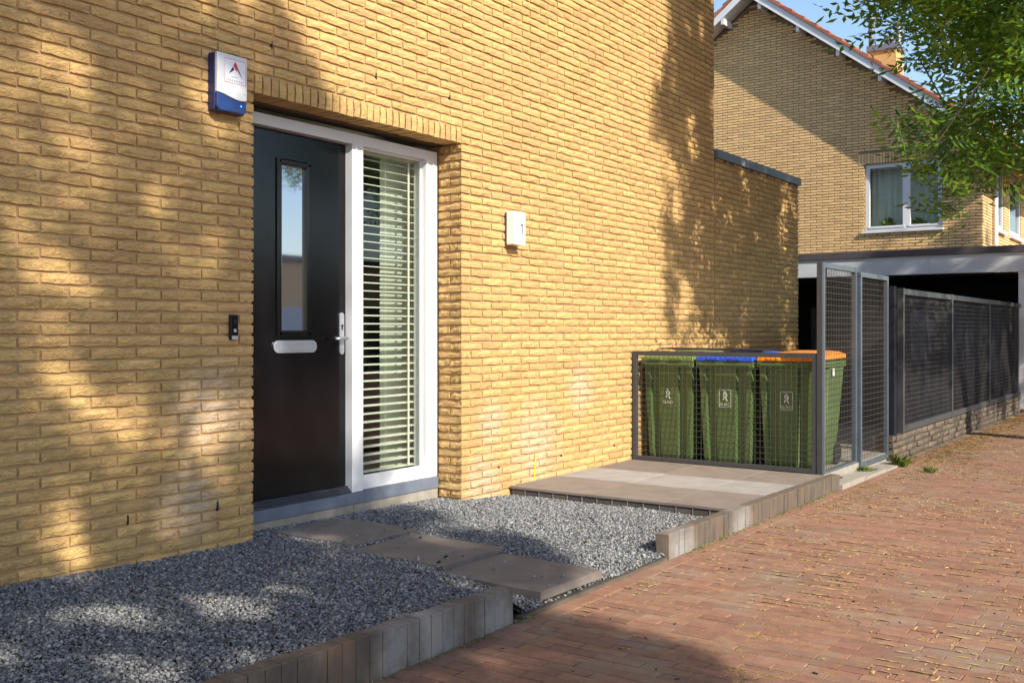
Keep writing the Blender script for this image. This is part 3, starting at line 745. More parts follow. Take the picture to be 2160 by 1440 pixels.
# ------------------------------------------------------------------ wheelie bins
def bin_(y1, y0, lid, label, zt, x0=4.64):
    w_ = y1 - y0; cy_ = (y1 + y0) / 2
    t_ = thing('wheelie_bin', label, 'wheelie bin', (x0 + .36, cy_, 0), 'green wheelie bins behind the low mesh panel')
    t_.rotation_euler = (0, 0, random.uniform(-.02, .02))
    def prof(hx0, hx1, hy):       # outline with vertical flutes on the front (-x) and the sides
        pts = []
        fr_ = [(-1, 0), (-.80, 0), (-.74, .030), (-.46, .030), (-.40, 0), (-.30, 0), (.30, 0), (.40, 0), (.46, .030), (.74, .030), (.80, 0), (1, 0)]
        for u, d_ in fr_: pts.append((hx0 + d_, u * hy * .96))
        for u, d_ in ((.04, 0), (.25, 0), (.28, .02), (.48, .02), (.51, 0), (.98, 0)): pts.append((hx0 + u * (hx1 - hx0), hy - d_))
        pts.append((hx1, hy * .95)); pts.append((hx1, -hy * .95))
        for u, d_ in reversed(((.04, 0), (.25, 0), (.28, .02), (.48, .02), (.51, 0), (.98, 0))): pts.append((hx0 + u * (hx1 - hx0), -hy + d_))
        return pts
    m_ = MB(); n_ = None; V = []
    lv = [(.02, -.30, .26, w_ / 2 - .055), (.05, -.315, .275, w_ / 2 - .045), (.45, -.335, .36, w_ / 2 - .03), (zt - .10, -.352, .43, w_ / 2 - .012)]
    for z_, a, b_, hy in lv:
        pr = prof(a, b_, hy); n_ = len(pr)
        for x_, y_ in pr: V.append((x_, y_, z_))
    F_ = [(k * n_ + i, k * n_ + (i + 1) % n_, (k + 1) * n_ + (i + 1) % n_, (k + 1) * n_ + i) for k in range(len(lv) - 1) for i in range(n_)]
    F_.append(tuple(range(n_ - 1, -1, -1))); F_.append(tuple(range((len(lv) - 1) * n_, len(lv) * n_)))
    obj('body', m_.add(V, F_), 'bin', t_, bevel=.003)
    hy = w_ / 2
    obj('rim', MB().box(-.372, .45, -hy, hy, zt - .10, zt - .045).box(-.385, -.372, -hy + .03, hy - .03, zt - .085, zt - .06), 'bin', t_, bevel=.008)
    q = MB(); V = []
    for z_, e, in ((zt - .043, .0), (zt - .008, .004), (zt + .018, .05), (zt + .028, .12)):
        for x_, y_ in ((-.378 + e, -hy + .004 + e), (.47 - e, -hy + .004 + e), (.47 - e, hy - .004 - e), (-.378 + e, hy - .004 - e)): V.append((x_, y_, z_ + .022 * (x_ + .38)))
    F_ = [(4 * k + i, 4 * k + (i + 1) % 4, 4 * k + 4 + (i + 1) % 4, 4 * k + 4 + i) for k in range(3) for i in range(4)] + [(3, 2, 1, 0), (12, 13, 14, 15)]
    lo_ = obj('lid', q.add(V, F_), lid, t_, bevel=.006)
    for ga in (-.16, .05): obj('lid_grip', MB().box(-.398, -.37, ga, ga + .11, zt - .035, zt - .012), lid, lo_, bevel=.004)
    obj('handle', MB().bar((.50, -.2, zt - .04), (.50, .2, zt - .04), .014, 8).box(.44, .50, -.21, -.18, zt - .06, zt - .03).box(.44, .50, .18, .21, zt - .06, zt - .03), 'bin', t_)
    for s_ in (-1, 1):
        wh = obj('wheel', MB().bar((.30, s_ * (hy - .08), .10), (.30, s_ * (hy - .03), .10), .10, 18), 'rubber', t_)
    # printed emblem on the front
    e0 = -.3395
    lg_ = MB()
    def pl(yA, zA, yB, zB, th=.004):
        d_ = Vector((0, yB - yA, zB - zA)); n__ = Vector((0, -d_.z, d_.y)).normalized() * th / 2
        a_, b__ = Vector((0, yA, zA)), Vector((0, yB, zB)); lg_.add([a_ - n__, b__ - n__, b__ + n__, a_ + n__], [(0, 1, 2, 3)])
    for (a, b_) in (((.0, .045), (-.02, .02)), ((-.02, .02), (-.005, .0)), ((-.005, 0), (-.022, -.03)), ((.0, .045), (.018, .03)), ((.018, .03), (.005, .005)), ((.005, .005), (.02, -.02)), ((-.01, .05), (.012, .055)), ((-.02, .02), (.012, .012))):
        pl(a[0], a[1], b_[0], b_[1], .010)
    emb = obj('emblem', lg_, 'print', t_, (e0 - .012, 0, .60), fix=False)
    if lid != 'lidg':
        lg_ = MB()
        for (a, b_) in (((-.055, -.085), (-.055, .07)), ((.055, -.085), (.055, .07)), ((-.055, .07), (.055, .07)), ((-.055, -.085), (.055, -.085))): pl(a[0], a[1], b_[0], b_[1], .004)
        obj('emblem_border', lg_, 'print', emb, (0, 0, 0), fix=False)
    text_mesh('KLIKO', .036, 'print', emb, (-.0005, 0, -.072), (PI / 2, 0, -PI / 2), sx=1.0)
    return t_
bin_(-.045, -.575, 'lidg', 'green wheelie bin with green lid next to the brick wall', .962)
bin_(-.600, -1.150, 'lidb', 'green wheelie bin with bright blue lid, middle of three', .968)
b3 = bin_(-1.175, -1.705, 'lido', 'green wheelie bin with orange lid beside the corner post', .975)
obj('barcode_sticker', MB().box(.06, .11, -.2665, -.2655, .80, .865), 'print', b3)
m_ = MB().box(-.16, .16, -.50, .50, 0, .012); o = obj('dark_board', m_, 'dark', loc=(4.93, -.66, 1.020), bevel=.002); o.rotation_euler = (.012, 0, .03); tag(o, 'thin dark brown board lying flat on top of the green and blue lids', 'board')
m_ = MB().box(0, .03, -1.72, -.1, -.004, 1.5); o = obj('timber_screen', m_, 'dark', loc=(9.25, 0, 0)); tag(o, 'dark timber screen seen through the tall mesh panels', 'screen')
m_ = MB().box(0, .09, 0, .09, -.05, 2.0); o = obj('timber_post', m_, 'brownt', loc=(9.1, -.33, 0)); tag(o, 'brown timber post behind the first tall mesh panel', 'post')

# ------------------------------------------------------------------ carport in front of the gable house
cp = thing('carport', 'flat roofed carport with wide pale fascia and black interior below the gable', 'carport', (14, 0, -.05))
m_ = MB()
for (a, b_) in ((-2.9, -.5), (-.497, 1.30), (1.303, 4.0)): m_.box(0, .04, a, b_, 2.195, 2.50)
obj('fascia', m_, 'fascia', cp)
obj('roof_trim', MB().box(-.03, .06, -2.93, 4.03, 2.502, 2.612), 'trim', cp)
obj('roof', MB().box(.04, 3.9, -2.9, 4.0, 2.42, 2.56), 'trim', cp)
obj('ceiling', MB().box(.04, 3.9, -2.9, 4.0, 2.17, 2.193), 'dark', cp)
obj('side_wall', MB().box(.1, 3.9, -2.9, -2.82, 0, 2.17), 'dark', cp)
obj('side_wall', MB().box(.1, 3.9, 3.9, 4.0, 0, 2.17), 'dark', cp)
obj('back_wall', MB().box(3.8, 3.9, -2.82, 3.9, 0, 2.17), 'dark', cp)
obj('post', MB().box(.02, .14, -1.96, -1.84, 0, 2.195), 'fascia', cp)
m_ = MB().box(-2.6, -2.5, -1.5, 3.5, 0, .55); obj('dark_filler', m_, 'dark', cp)  # added dark block that blackens the low view into the carport

# ------------------------------------------------------------------ neighbouring gable house (gable at x = 18)
gh = thing('gable_house', 'neighbouring yellow brick house with gable, red tiles and white windows', 'house', (18, 0, 0))
GX = 0.0; YP, ZP, SLP = 4.15, 8.62, .7536    # peak of the wall and roof slope
def roofz(y_): return ZP - SLP * abs(y_ - YP)
YR = -.60; YL = 8.9
wy0, wy1, wz0, wz1 = .165, 1.700, 3.29, 4.70
m_ = MB()
def gpoly(pts, x0, x1): m_.prism(pts, x0, x1, 'x')
gpoly([(YR + .01, -.1), (wy0, -.1), (wy0, roofz(wy0)), (YR + .01, roofz(YR))], .012, .3)
gpoly([(wy1, -.1), (YL, -.1), (YL, roofz(YL)), (YP, ZP), (wy1, roofz(wy1))], .012, .3)
gpoly([(wy0, -.1), (wy1, -.1), (wy1, wz0), (wy0, wz0)], .012, .3)
gpoly([(wy0, wz1), (wy1, wz1), (wy1, roofz(wy1)), (wy0, roofz(wy0))], .012, .3)
obj('wall', m_, 'gmortar', gh)
m_ = MB(); m_.box(.3, 9, YR + .012, YR + .2, -.1, 3.32).box(.3, 9, YR + .012, YR + .2, 4.70, 5.6).box(.3, 1.35, YR + .012, YR + .2, 3.32, 4.70).box(2.35, 3.1, YR + .012, YR + .2, 3.32, 4.7).box(4.6, 9, YR + .012, YR + .2, 3.32, 4.7)
m_.box(.3, 9, YL - .3, YL, -.1, roofz(YL)); m_.box(8.8, 9, YR + .2, YL - .3, -.1, 5.0)
obj('side_wall', m_, 'gmortar', gh)
# bricks of the gable
gc = []
k = 0; z_ = 2.40
while z_ < ZP:
    y_ = YR + (0 if k % 2 else -BL / 2)
    while y_ < 6.4:
        a, b_ = max(y_, YR), y_ + BL
        for (c, d_) in (((a, b_),) if (z_ + .06 < wz0 or z_ > wz1 + .001) else ((a, min(b_, wy0)), (max(a, wy1), b_))):
            if d_ - c > .04 and z_ + .06 < min(roofz(c), roofz(d_)) + .02:
                if wz1 <= z_ < wz1 + .235 and c < wy1 + .12 and d_ > wy0 - .13:
                    if c < wy0 - .17: gc.append((c, z_, wy0 - .13 - c))
                    elif d_ > wy1 + .16: gc.append((wy1 + .12, z_, d_ - wy1 - .12))
                    continue
                gc.append((c, z_, d_ - c))
        y_ += BL
    z_ += .06; k += 1
def simple_brick(v0, l_, h_, dx, r):
    y_, z_ = v0; e = .003
    f0 = r.uniform(-.003, .003)
    v = [(dx + .014, y_, z_), (dx + .014, y_ + l_, z_), (dx + .014, y_ + l_, z_ + h_), (dx + .014, y_, z_ + h_),
         (dx + f0, y_ + e, z_ + e + r.uniform(-.003, .002)), (dx + f0 + r.uniform(-.002, .002), y_ + l_ - e, z_ + e + r.uniform(-.003, .002)), (dx + f0 + r.uniform(-.004, .001), y_ + l_ - e, z_ + h_ - e), (dx + f0, y_ + e, z_ + h_ - e)]
    return v, [(7, 6, 5, 4), (0, 4, 5, 1), (1, 5, 6, 2), (2, 6, 7, 3), (3, 7, 4, 0)]
gc.sort(key=lambda c: -size_in_view(18, c[0], c[1]))
rr_ = random.Random(4); rest = MB()
gme = []
for q in range(12):
    m__ = MB().add(*simple_brick((0, 0), BL - .013, .046, 0, rr_)).mesh('brick'); m__.materials.append(M['gbrick']); gme.append(m__)
ni = 0
for (y_, z_, l_) in gc:
    if ni < 300 and abs(l_ - BL) < .001 and size_in_view(18, y_, z_) > 0:
        obj('brick', gme[rr_.randrange(12)], 'gbrick', gh, (0, y_ + .006, z_ + .007)); ni += 1
    else: rest.add(*simple_brick((y_ + .006, z_ + .007), l_ - .013, .046, 0, rr_))
obj('brickwork', rest, 'gbrick', gh, fix=False, kind='stuff')
# soldier course over the gable window, facade bricks
y_ = wy0 - .13
rest = MB()
while y_ < wy1 + .10:
    rest.add(*simple_brick((y_, wz1 + .008), .052, .222, -.001, rr_)); y_ += .0625
obj('soldier_course', rest, 'gbrick', gh, fix=False, kind='stuff')
rest = MB(); z_ = 2.40; k = 0
while z_ < 5.3:
    x_ = (0 if k % 2 else -BL / 2)
    while x_ < 6:
        for (c, d_) in (((max(x_, 0), x_ + BL),) if (z_ < 3.27 or z_ > 4.68) else ((max(x_, 0), min(x_ + BL, 1.35)), (max(x_, 2.35), min(x_ + BL, 3.1)), (max(x_, 4.6), x_ + BL))):
            if d_ - c > .04:
                e = rr_.uniform(-.002, .002)
                rest.add([(c + .006, YR + .014, z_ + .007), (d_ - .006, YR + .014, z_ + .007), (d_ - .006, YR + .014, z_ + .053), (c + .006, YR + .014, z_ + .053),
                          (c + .009, YR + e, z_ + .010), (d_ - .009, YR + e, z_ + .010), (d_ - .009, YR + e, z_ + .05), (c + .009, YR + e, z_ + .05)],
                         [(4, 5, 6, 7), (0, 1, 5, 4), (1, 2, 6, 5), (2, 3, 7, 6), (3, 0, 4, 7)])
        x_ += BL
    z_ += .06; k += 1
obj('facade_brickwork', rest, 'gbrick', gh, fix=False, kind='stuff')
# gable window
m_ = MB(); a, b_, c, d_ = wy0, wy1, wz0, wz1; mid = .868
m_.box(.05, .13, a, a + .085, c, d_).box(.05, .13, b_ - .085, b_, c, d_).box(.05, .13, a + .085, b_ - .085, d_ - .085, d_).box(.05, .13, a + .085, b_ - .085, c, c + .085).box(.05, .13, mid - .075, mid + .075, c + .085, d_ - .085)
wf = obj('window', m_, 'white', gh, bevel=.004)
m_ = MB(); m_.box(.035, .049, a + .06, mid - .04, c + .06, c + .10).box(.035, .049, mid + .04, b_ - .06, c + .06, c + .10); obj('sash', m_, 'white', wf)
for (p0, p1) in ((a + .085, mid - .075), (mid + .075, b_ - .085)): obj('pane', MB().box(.10, .105, p0, p1, c + .085, d_ - .085), 'glass', wf)
obj('window_sill', MB().box(-.06, .05, a - .03, b_ + .06, c - .05, c), 'white', wf, bevel=.004)
m_ = MB(); V = []; n_ = 60
for i in range(n_ + 1):
    y_ = a + (b_ - a) * i / n_
    for z_ in (c, d_): V.append((.30 + .018 * math.sin(i * 1.3), y_, z_))
m_.add(V, [(2 * i, 2 * i + 2, 2 * i + 3, 2 * i + 1) for i in range(n_)])
M['net'] = pm('net_curtain', (.74, .78, .77), (.64, .69, .69), 3, .9, stretch=(1, 1, 6))  # curtain tone raised to stand in for sky reflected in the pane
tag(obj('net_curtain', m_, 'net', loc=(18, 0, 0), fix=False), 'net curtain paled for the sky reflection behind the gable window of the neighbouring house', 'curtain')
m_ = MB().box(.32, .34, a - .2, b_ + .2, c - .2, d_ + .2); obj('room_wall', m_, 'trim', gh)
def pot(x_, y_, z_, s_, lab):
    t_ = thing('potted_plant', lab, 'plant', (x_, y_, z_))
    obj('pot', MB().bar((0, 0, 0), (0, 0, .06 * s_), .03 * s_, 10, .04 * s_), 'tile', t_)
    m_ = MB(); r = random.Random(int(y_ * 100))
    for i in range(60):
        d_ = Vector((r.uniform(-.6, .6), r.uniform(-1, 1), r.uniform(.1, 1))).normalized() * r.uniform(.04, .11) * s_; q_ = Vector((r.uniform(-1, 1), r.uniform(-1, 1), r.uniform(-1, 1))).normalized() * .025 * s_
        o_ = Vector((0, 0, .06 * s_)); m_.add([o_ + d_ * .4, o_ + d_ + q_, o_ + d_ * 1.3, o_ + d_ - q_], [(0, 1, 2, 3)])
    obj('leaves', m_, 'leaf', t_, fix=False)
pot(18.2, 1.30, wz0 + .005, 1.6, 'small round potted plant on the left half of the gable window sill')
pot(18.2, .66, wz0 + .005, 1.4, 'dark potted plant right of the mullion inside the gable window')
# facade windows, downpipe
for (x0_, x1_) in ((1.35, 2.35), (3.1, 4.6)):
    m_ = MB().box(x0_, x0_ + .12, YR + .02, YR + .1, 3.32, 4.7).box(x1_ - .12, x1_, YR + .02, YR + .1, 3.32, 4.7).box(x0_ + .12, x1_ - .12, YR + .02, YR + .1, 4.58, 4.7).box(x0_ + .12, x1_ - .12, YR + .02, YR + .1, 3.32, 3.44)
    w_ = obj('window', m_, 'white', gh); obj('pane', MB().box(x0_ + .12, x1_ - .12, YR + .06, YR + .065, 3.44, 4.58), 'farglass', w_)
    obj('window_sill', MB().box(x0_ - .05, x1_ + .05, YR - .08, YR + .02, 3.26, 3.319), 'white', w_)
obj('downpipe', MB().bar((1.05, YR - .06, -.1), (1.05, YR - .06, 5.0), .045, 10), 'white', gh, smooth=True)
# roof
OV = .50
m_ = MB()
zt_ = lambda y_, o_: roofz(y_) + o_
YE = -1.35
def slope_slab(ya, yb, o0, o1, x0, x1, mat, name, par=gh):
    v = [(x, y, zt_(y, o)) for x in (x0, x1) for (y, o) in ((ya, o0), (yb, o0), (yb, o1), (ya, o1))]
    return obj(name, MB().add(v, [(0, 1, 2, 3), (7, 6, 5, 4), (0, 4, 5, 1), (1, 5, 6, 2), (2, 6, 7, 3), (3, 7, 4, 0)]), mat, par)
# signs: right slope y from YE to YP, left slope from YP to YL+.6
slope_slab(YE, YP, .04, .16, -OV + .03, 9.2, 'trim', 'roof_deck'); slope_slab(YP, YL + .6, .04, .16, -OV + .03, 9.2, 'trim', 'roof_deck')
slope_slab(YE - .02, YP, -.01, .175, -OV, -OV + .028, 'white', 'barge_board'); slope_slab(YP, YL + .6, -.01, .175, -OV, -OV + .028, 'white', 'barge_board')
slope_slab(YE, YP, .018, .038, -OV + .03, .0, 'white', 'verge_soffit'); slope_slab(YP, YL + .6, .018, .038, -OV + .03, .0, 'white', 'verge_soffit')
obj('gutter', MB().box(-OV, 9.2, YE - .12, YE - .02, zt_(YE, .02), zt_(YE, .12)), 'leadgrey', gh)
for i in range(10):                                                   # purlin ends under the verge
    y_ = -.45 + i * .86
    obj('purlin_end', MB().box(-OV + .032, .02, y_ - .035, y_ + .035, roofz(y_) - .13, roofz(y_) + .0), 'white', gh)
# tiles: verge tiles one by one, field rows as steps
tp = .335; cs_, sn_ = 1 / math.hypot(1, SLP), SLP / math.hypot(1, SLP)
def tile_mesh(L_, w_, th):
    return MB().box(0, w_, 0, L_, 0, th)
for side in (1, -1):
    n_ = int((YP - YE) / (tp * cs_)) + 1 if side == 1 else 13
    for i in range(n_):
        y0_ = YP - (i + 1) * tp * cs_ if side == 1 else YP + (i + 1) * tp * cs_
        # tile local: lies along the slope, upper end tucked under the next
        v = []; e = .045
        yb_ = YP - i * tp * cs_ - .0 if side == 1 else YP + i * tp * cs_
        for x in (-OV - .03, -OV + .22):
            for (yy, o0) in ((y0_, .285), (yb_, .235), (yb_, .170), (y0_, .165)):
                v.append((x, yy, zt_(yy, o0)))
        for x in (): pass
        obj('verge_tile', MB().add(v, [(0, 1, 2, 3), (7, 6, 5, 4), (0, 4, 5, 1), (1, 5, 6, 2), (2, 6, 7, 3), (3, 7, 4, 0)]), 'tile', gh, bevel=.008)
m_ = MB()
for i in range(16):
    for side in (1, -1):
        y0_ = YP - side * (i + 1) * tp * cs_; yb_ = YP - side * i * tp * cs_
        v = [(x, yy, zt_(yy, o0)) for x in (-OV + .222, 9.2) for (yy, o0) in ((y0_, .285), (yb_, .235), (yb_, .162), (y0_, .162))]
        m_.add(v, [(0, 1, 2, 3), (7, 6, 5, 4), (0, 4, 5, 1), (1, 5, 6, 2), (2, 6, 7, 3), (3, 7, 4, 0)])
obj('roof_tile_field', m_, 'tile', gh, kind='stuff')
obj('ridge', MB().bar((-OV - .03, YP, ZP + .21), (9.2, YP, ZP + .21), .12, 8), 'tile', gh)
# chimney standing on the roof
ch = obj('chimney', MB().box(3.9, 4.6, 2.06, 2.72, 6.5, 8.10), 'brick', gh)
obj('chimney_cap', MB().box(3.85, 4.65, 2.02, 2.76, 8.102, 8.25), 'leadgrey', ch)
obj('flue', MB().bar((4.1, 2.70, 8.25), (4.1, 2.70, 8.62), .075, 12).bar((4.1, 2.70, 8.62), (4.1, 2.70, 8.66), .10, 12).bar((4.1, 2.70, 8.66), (4.1, 2.70, 8.95), .085, 12).bar((4.1, 2.70, 8.95), (4.1, 2.70, 8.99), .11, 12), 'leadgrey', ch, smooth=False)
obj('flue', MB().bar((4.3, 2.35, 8.25), (4.3, 2.35, 8.42), .06, 10).bar((4.3, 2.35, 8.42), (4.3, 2.35, 8.46), .16, 10), 'leadgrey', ch)
obj('flue', MB().bar((4.3, 2.10, 8.25), (4.3, 2.10, 8.75), .08, 10).bar((4.3, 2.10, 8.75), (4.3, 2.10, 8.80), .12, 10), 'leadgrey', ch)

# ------------------------------------------------------------------ buildings across the street (seen in the door glass)
gr = thing('garage_row', 'long low brown brick garage row across the street behind the camera', 'building', (10, -24, -.1))
obj('wall', MB().box(-25, 30, -6, 0, 0, 3.9), 'gbrick', gr)
obj('roof', MB().box(-25.2, 30.2, -6.2, .2, 3.9, 4.15), 'trim', gr)
for i in range(9): obj('garage_door', MB().box(-22 + i * 5.6, -19 + i * 5.6, .0, .04, .02, 2.2), 'brownt' if i % 3 else 'fascia', gr)

# ------------------------------------------------------------------ trees
def leaf_template(nl=4):
    """pinnate leaf about .2 m long: pairs of pointed leaflets and one at the tip"""
    V = []; F = []
    def lf(p, d, l, w_):
        d = Vector(d).normalized(); s_ = d.cross(Vector((0, 0, 1))).normalized() * w_; o = len(V); p = Vector(p)
        V.extend([p, p + d * l * .45 + s_ - Vector((0, 0, .004)), p + d * l, p + d * l * .45 - s_ - Vector((0, 0, .004))]); F.append((o, o + 1, o + 2, o + 3))
    for i in range(nl):
        t = .035 + i * .042
        for s_ in (-1, 1): lf((t, 0, -.02 * t * t * 50 * .1), (.55, s_ * .85, -.12), .058 - .004 * abs(i - 1), .0095)
    lf((.035 + nl * .042 - .01, 0, -.01), (1, 0, -.1), .062, .010)
    return np.array([tuple(v) for v in V]), np.array(F)
LV, LF = leaf_template()
def make_tree(name, label, trunk, crown_base, clusters, leaves_per, spread, scale, seed, trunk_r=.14, keep=None, vis=0, vis_n=20, vis_scale=1.5):
    t_ = thing(name, label, 'tree', trunk)
    T = Vector(trunk); r = random.Random(seed)
    nodes = [T, T + Vector((0, 0, crown_base * .5)), T + Vector((r.uniform(-.1, .1), r.uniform(-.1, .1), crown_base))]
    par = [-1, 0, 1]
    top = max(c.z for c in clusters)
    cen = sum(clusters, Vector()) / len(clusters)
    for k in range(1, 5):
        nodes.append(nodes[2].lerp(Vector((cen.x, cen.y, top)), k / 5) + Vector((r.uniform(-.2, .2), r.uniform(-.2, .2), 0))); par.append(len(nodes) - 2)
    order = sorted(clusters, key=lambda c: (c - nodes[2]).length)
    for c in order:
        best = min(range(2, len(nodes)), key=lambda i: (nodes[i] - c).length + .35 * max(0, nodes[i].z - c.z) )
        a = nodes[best]; d = (c - a).length; steps = max(1, int(d / .45)); last = best
        for k in range(1, steps + 1):
            p_ = a.lerp(c, k / steps)
            if k < steps: p_ += Vector((r.uniform(-.05, .05), r.uniform(-.05, .05), r.uniform(-.02, .06)))
            nodes.append(p_); par.append(last); last = len(nodes) - 1
    cnt = [1] * len(nodes)
    for i in range(len(nodes) - 1, 0, -1): cnt[par[i]] += cnt[i]
    rad = [min(trunk_r, .0038 * (c_ ** .52)) for c_ in cnt]; rad[0] = trunk_r * 1.25; rad[1] = trunk_r; rad[2] = trunk_r * .9
    tr = MB(); br = MB()
    for i in range(1, len(nodes)):
        (tr if i <= 2 else br).bar(nodes[par[i]] - T, nodes[i] - T, rad[par[i]] if i <= 2 else min(rad[par[i]], rad[i] * 1.5), 10 if i <= 2 else 5, rad[i])
    obj('trunk', tr, 'bark', t_); obj('branches', br, 'bark', t_, fix=False)
    rg = np.random.default_rng(seed); C = np.array([tuple(c - T) for c in clusters])
    cn = np.full(len(C), leaves_per); sc0 = np.full(len(C), scale)
    if vis: cn[-vis:] = vis_n; sc0[-vis:] = vis_scale
    n_ = int(cn.sum())
    base = np.repeat(C, cn, 0) + rg.normal(0, 1, (n_, 3)) * np.array(spread)
    yaw = rg.uniform(0, 2 * PI, n_); pit = rg.normal(.35, .45, n_); rol = rg.normal(0, .5, n_)
    R_ = rotm(yaw, 2) @ rotm(pit, 1) @ rotm(rol, 0)
    s_ = (np.repeat(sc0, cn) * rg.uniform(.75, 1.25, n_))[:, None, None]
    P_ = np.einsum('nij,kj->nki', R_, LV) * s_ + base[:, None, :]
    if keep is not None:
        mid = P_.mean(1) + np.array(tuple(T)); kp = np.array([keep(a - .34 * b_, c + .7 * b_, i >= n_ - vis * vis_n) for i, (a, b_, c) in enumerate(mid)])
        P_ = P_[kp]; n_ = len(P_)
    F_ = (LF[None] + (np.arange(n_) * len(LV))[:, None, None]).reshape(-1, 4)
    me = npmesh('foliage', P_.reshape(-1, 3), F_, 'leaf')
    o = bpy.data.objects.new('foliage', me); COL.objects.link(o); o.parent = t_; o['kind'] = 'stuff'
    return t_

def uv(P): return P[0] - .34 * P[1], P[2] + .7 * P[1]
def pip(x, y, poly):
    c = False; j = len(poly) - 1
    for i in range(len(poly)):
        xi, yi = poly[i]; xj, yj = poly[j]
        if (yi > y) != (yj > y) and x < (xj - xi) * (y - yi) / (yj - yi) + xi: c = not c
        j = i
    return c
# right hand street tree: its crown hangs over the long fence; the low branch that dips into view has this outline
HANG = [(1835, 45), (1850, -30), (2300, -30), (2300, 260), (2160, 350), (2125, 405), (2070, 425), (2010, 410), (1965, 365), (1935, 345), (1925, 290), (1960, 225), (2005, 200), (1985, 150), (1925, 125), (1905, 95), (1850, 70)]
def wall_edge_R(v):       # left limit of the shade on the wall, in metres along it
    return float(np.interp(v, [.9, 1.2, 2.4, 2.9, 3.3, 3.7, 4.5, 7], [5.35, 5.22, 5.22, 5.15, 4.85, 5.2, 5.35, 5.6]))
from mathutils import noise as mn
def keep_R(u, v, visible):
    if visible: return True
    if v < .93 and u < 7.2: return False
    if u < wall_edge_R(max(v, .9)) + .16 * mn.noise(Vector((u * 2, v * 4, 4))) + .14 * mn.noise(Vector((u * 3, v * 13, 4))): return False
    return mn.noise(Vector((u * 2.4, v * 1.4, 1))) + .95 * mn.noise(Vector((u * 7.5, v * 4.5, 8))) < .13
r = random.Random(21); CR_ = []
tries = 0
while len(CR_) < 560 and tries < 90000:
    tries += 1
    t = r.uniform(1.6, 6.6)
    u_ = r.uniform(4.8, 12.5); v_ = r.uniform(-.6, 7.0)
    X, Y, Z = u_ - .34 * t, -t, v_ + .7 * t
    if v_ < .95 + max(0, .0): 
        if u_ < 7.2: continue
        if r.random() < .25: continue
    if u_ < wall_edge_R(max(v_, .9)) - .05: continue
    e = ((X - 7.3) / 4.6) ** 2 + ((Y + 5.2) / 4.2) ** 2 + ((Z - 6.6) / 4.1) ** 2
    if e > 1: continue
    px, py, f_ = pj(X, Y, Z)
    m_ = 110 * 8 / max(f_, 1)
    if f_ > 0 and px < 2160 + m_ and py > -m_ * .6:
        continue
    CR_.append(Vector((X, Y, Z)))
tries = 0; nv = 0
while nv < 95 and tries < 40000:
    tries += 1
    px = r.uniform(1815, 2280); py = r.uniform(-60, 450)
    if not pip(px, py, HANG): continue
    f_ = r.uniform(8.2, 11.8); tt = (px - 1080) / FPX
    X, Y, Z = CX + f_ * (cs + tt * sn), CY + f_ * (sn - tt * cs), CZ + (697 - py) / FPX * f_
    u_, v_ = uv((X, Y, Z))
    if v_ < .9 and u_ < 6.9: continue
    CR_.append(Vector((X, Y, Z))); nv += 1
make_tree('street_tree', 'green leafy street tree whose branches hang in from the upper right corner', (8.2, -7.2, -.11), 4.0, CR_, 60, (.17, .17, .13), 1.45, 5, .17, keep_R, nv, 15, 1.9)
# the next street tree along, out of the picture, shading fence and carport
r = random.Random(33); CT_ = []; tries = 0
while len(CT_) < 420 and tries < 60000:
    tries += 1
    t = r.uniform(4.5, 11); u_ = r.uniform(8, 19); v_ = r.uniform(-1.3, 4.5)
    X, Y, Z = u_ - .34 * t, -t, v_ + .7 * t
    if ((X - 12.2) / 4.8) ** 2 + ((Y + 7.8) / 3.6) ** 2 + ((Z - 5.9) / 3.5) ** 2 > 1: continue
    px, py, f_ = pj(X, Y, Z)
    if px < 2160 + 700 / f_ and py > -500 / f_: continue
    CT_.append(Vector((X, Y, Z)))
make_tree('street_tree', 'second street tree further along the pavement, beyond the right edge', (13.4, -8.6, -.11), 3.9, CT_, 48, (.2, .2, .15), 1.5, 15, .15, lambda u, v, w: mn.noise(Vector((u * 1.5, v * 1.3, 6))) + .5 * mn.noise(Vector((u * 4, v * 4, 8))) < .10)
# left hand tree behind the camera
def edge_L(v):
    return float(np.interp(v, [-2.6, -2.3, -2.04, -1.6, -1.4, -1.25, -.9, -.5, -.1, .5, .75, .9, 2.3, 2.5, 2.75, 3.0, 3.3, 4, 6],
                           [.45, .60, .85, .75, .65, 1.25, 1.50, 1.20, 1.45, 1.35, 1.25, .86, .80, .60, .52, .30, .20, .12, .0]))
def thin_L(u, v):         # how closely the leaves stand
    if v < -.15: return .92
    if v < 1.1: return .72
    return .88
GAPS = [(-1.22,0.95,0.142),(-1.0,0.8,0.123),(-0.77,0.78,0.095),(-0.45,0.71,0.095),(-0.34,0.85,0.104),(-0.23,0.67,0.114),(-0.49,0.54,0.095),(-1.36,1.45,0.095),(-1.23,1.22,0.085),(-1.09,0.28,0.085),(-1.24,0.24,0.076),(-0.54,0.19,0.085),(-1.45,1.75,0.067),(-0.65,1.86,0.085),(-0.35,2.93,0.095),(-0.06,3.0,0.095),(0.03,2.68,0.085),(-0.87,0.62,0.095),(-1.42,-0.43,0.133),(-1.2,-0.44,0.117),(-0.9,-0.32,0.07),(-0.71,-0.71,0.117),(-0.39,-0.68,0.109),(-0.31,-0.9,0.094),(-0.67,-0.05,0.07),(-0.91,-1.17,0.109),(-1.37,-0.91,0.109),(-1.65,-0.66,0.117),(-0.15,-1.19,0.094),(-1.03,-0.9,0.101),(-0.19,-0.6,0.078),(-0.31,-0.05,0.062),(-0.65,-1.29,0.101),(0.05,-1.66,0.101),(0.3,-1.75,0.078),(1.2,-0.32,0.078),(0.85,-0.52,0.062),(-1.9,-0.9,0.125),(-1.3,-1.3,0.094)]
hr_ = random.Random(77)
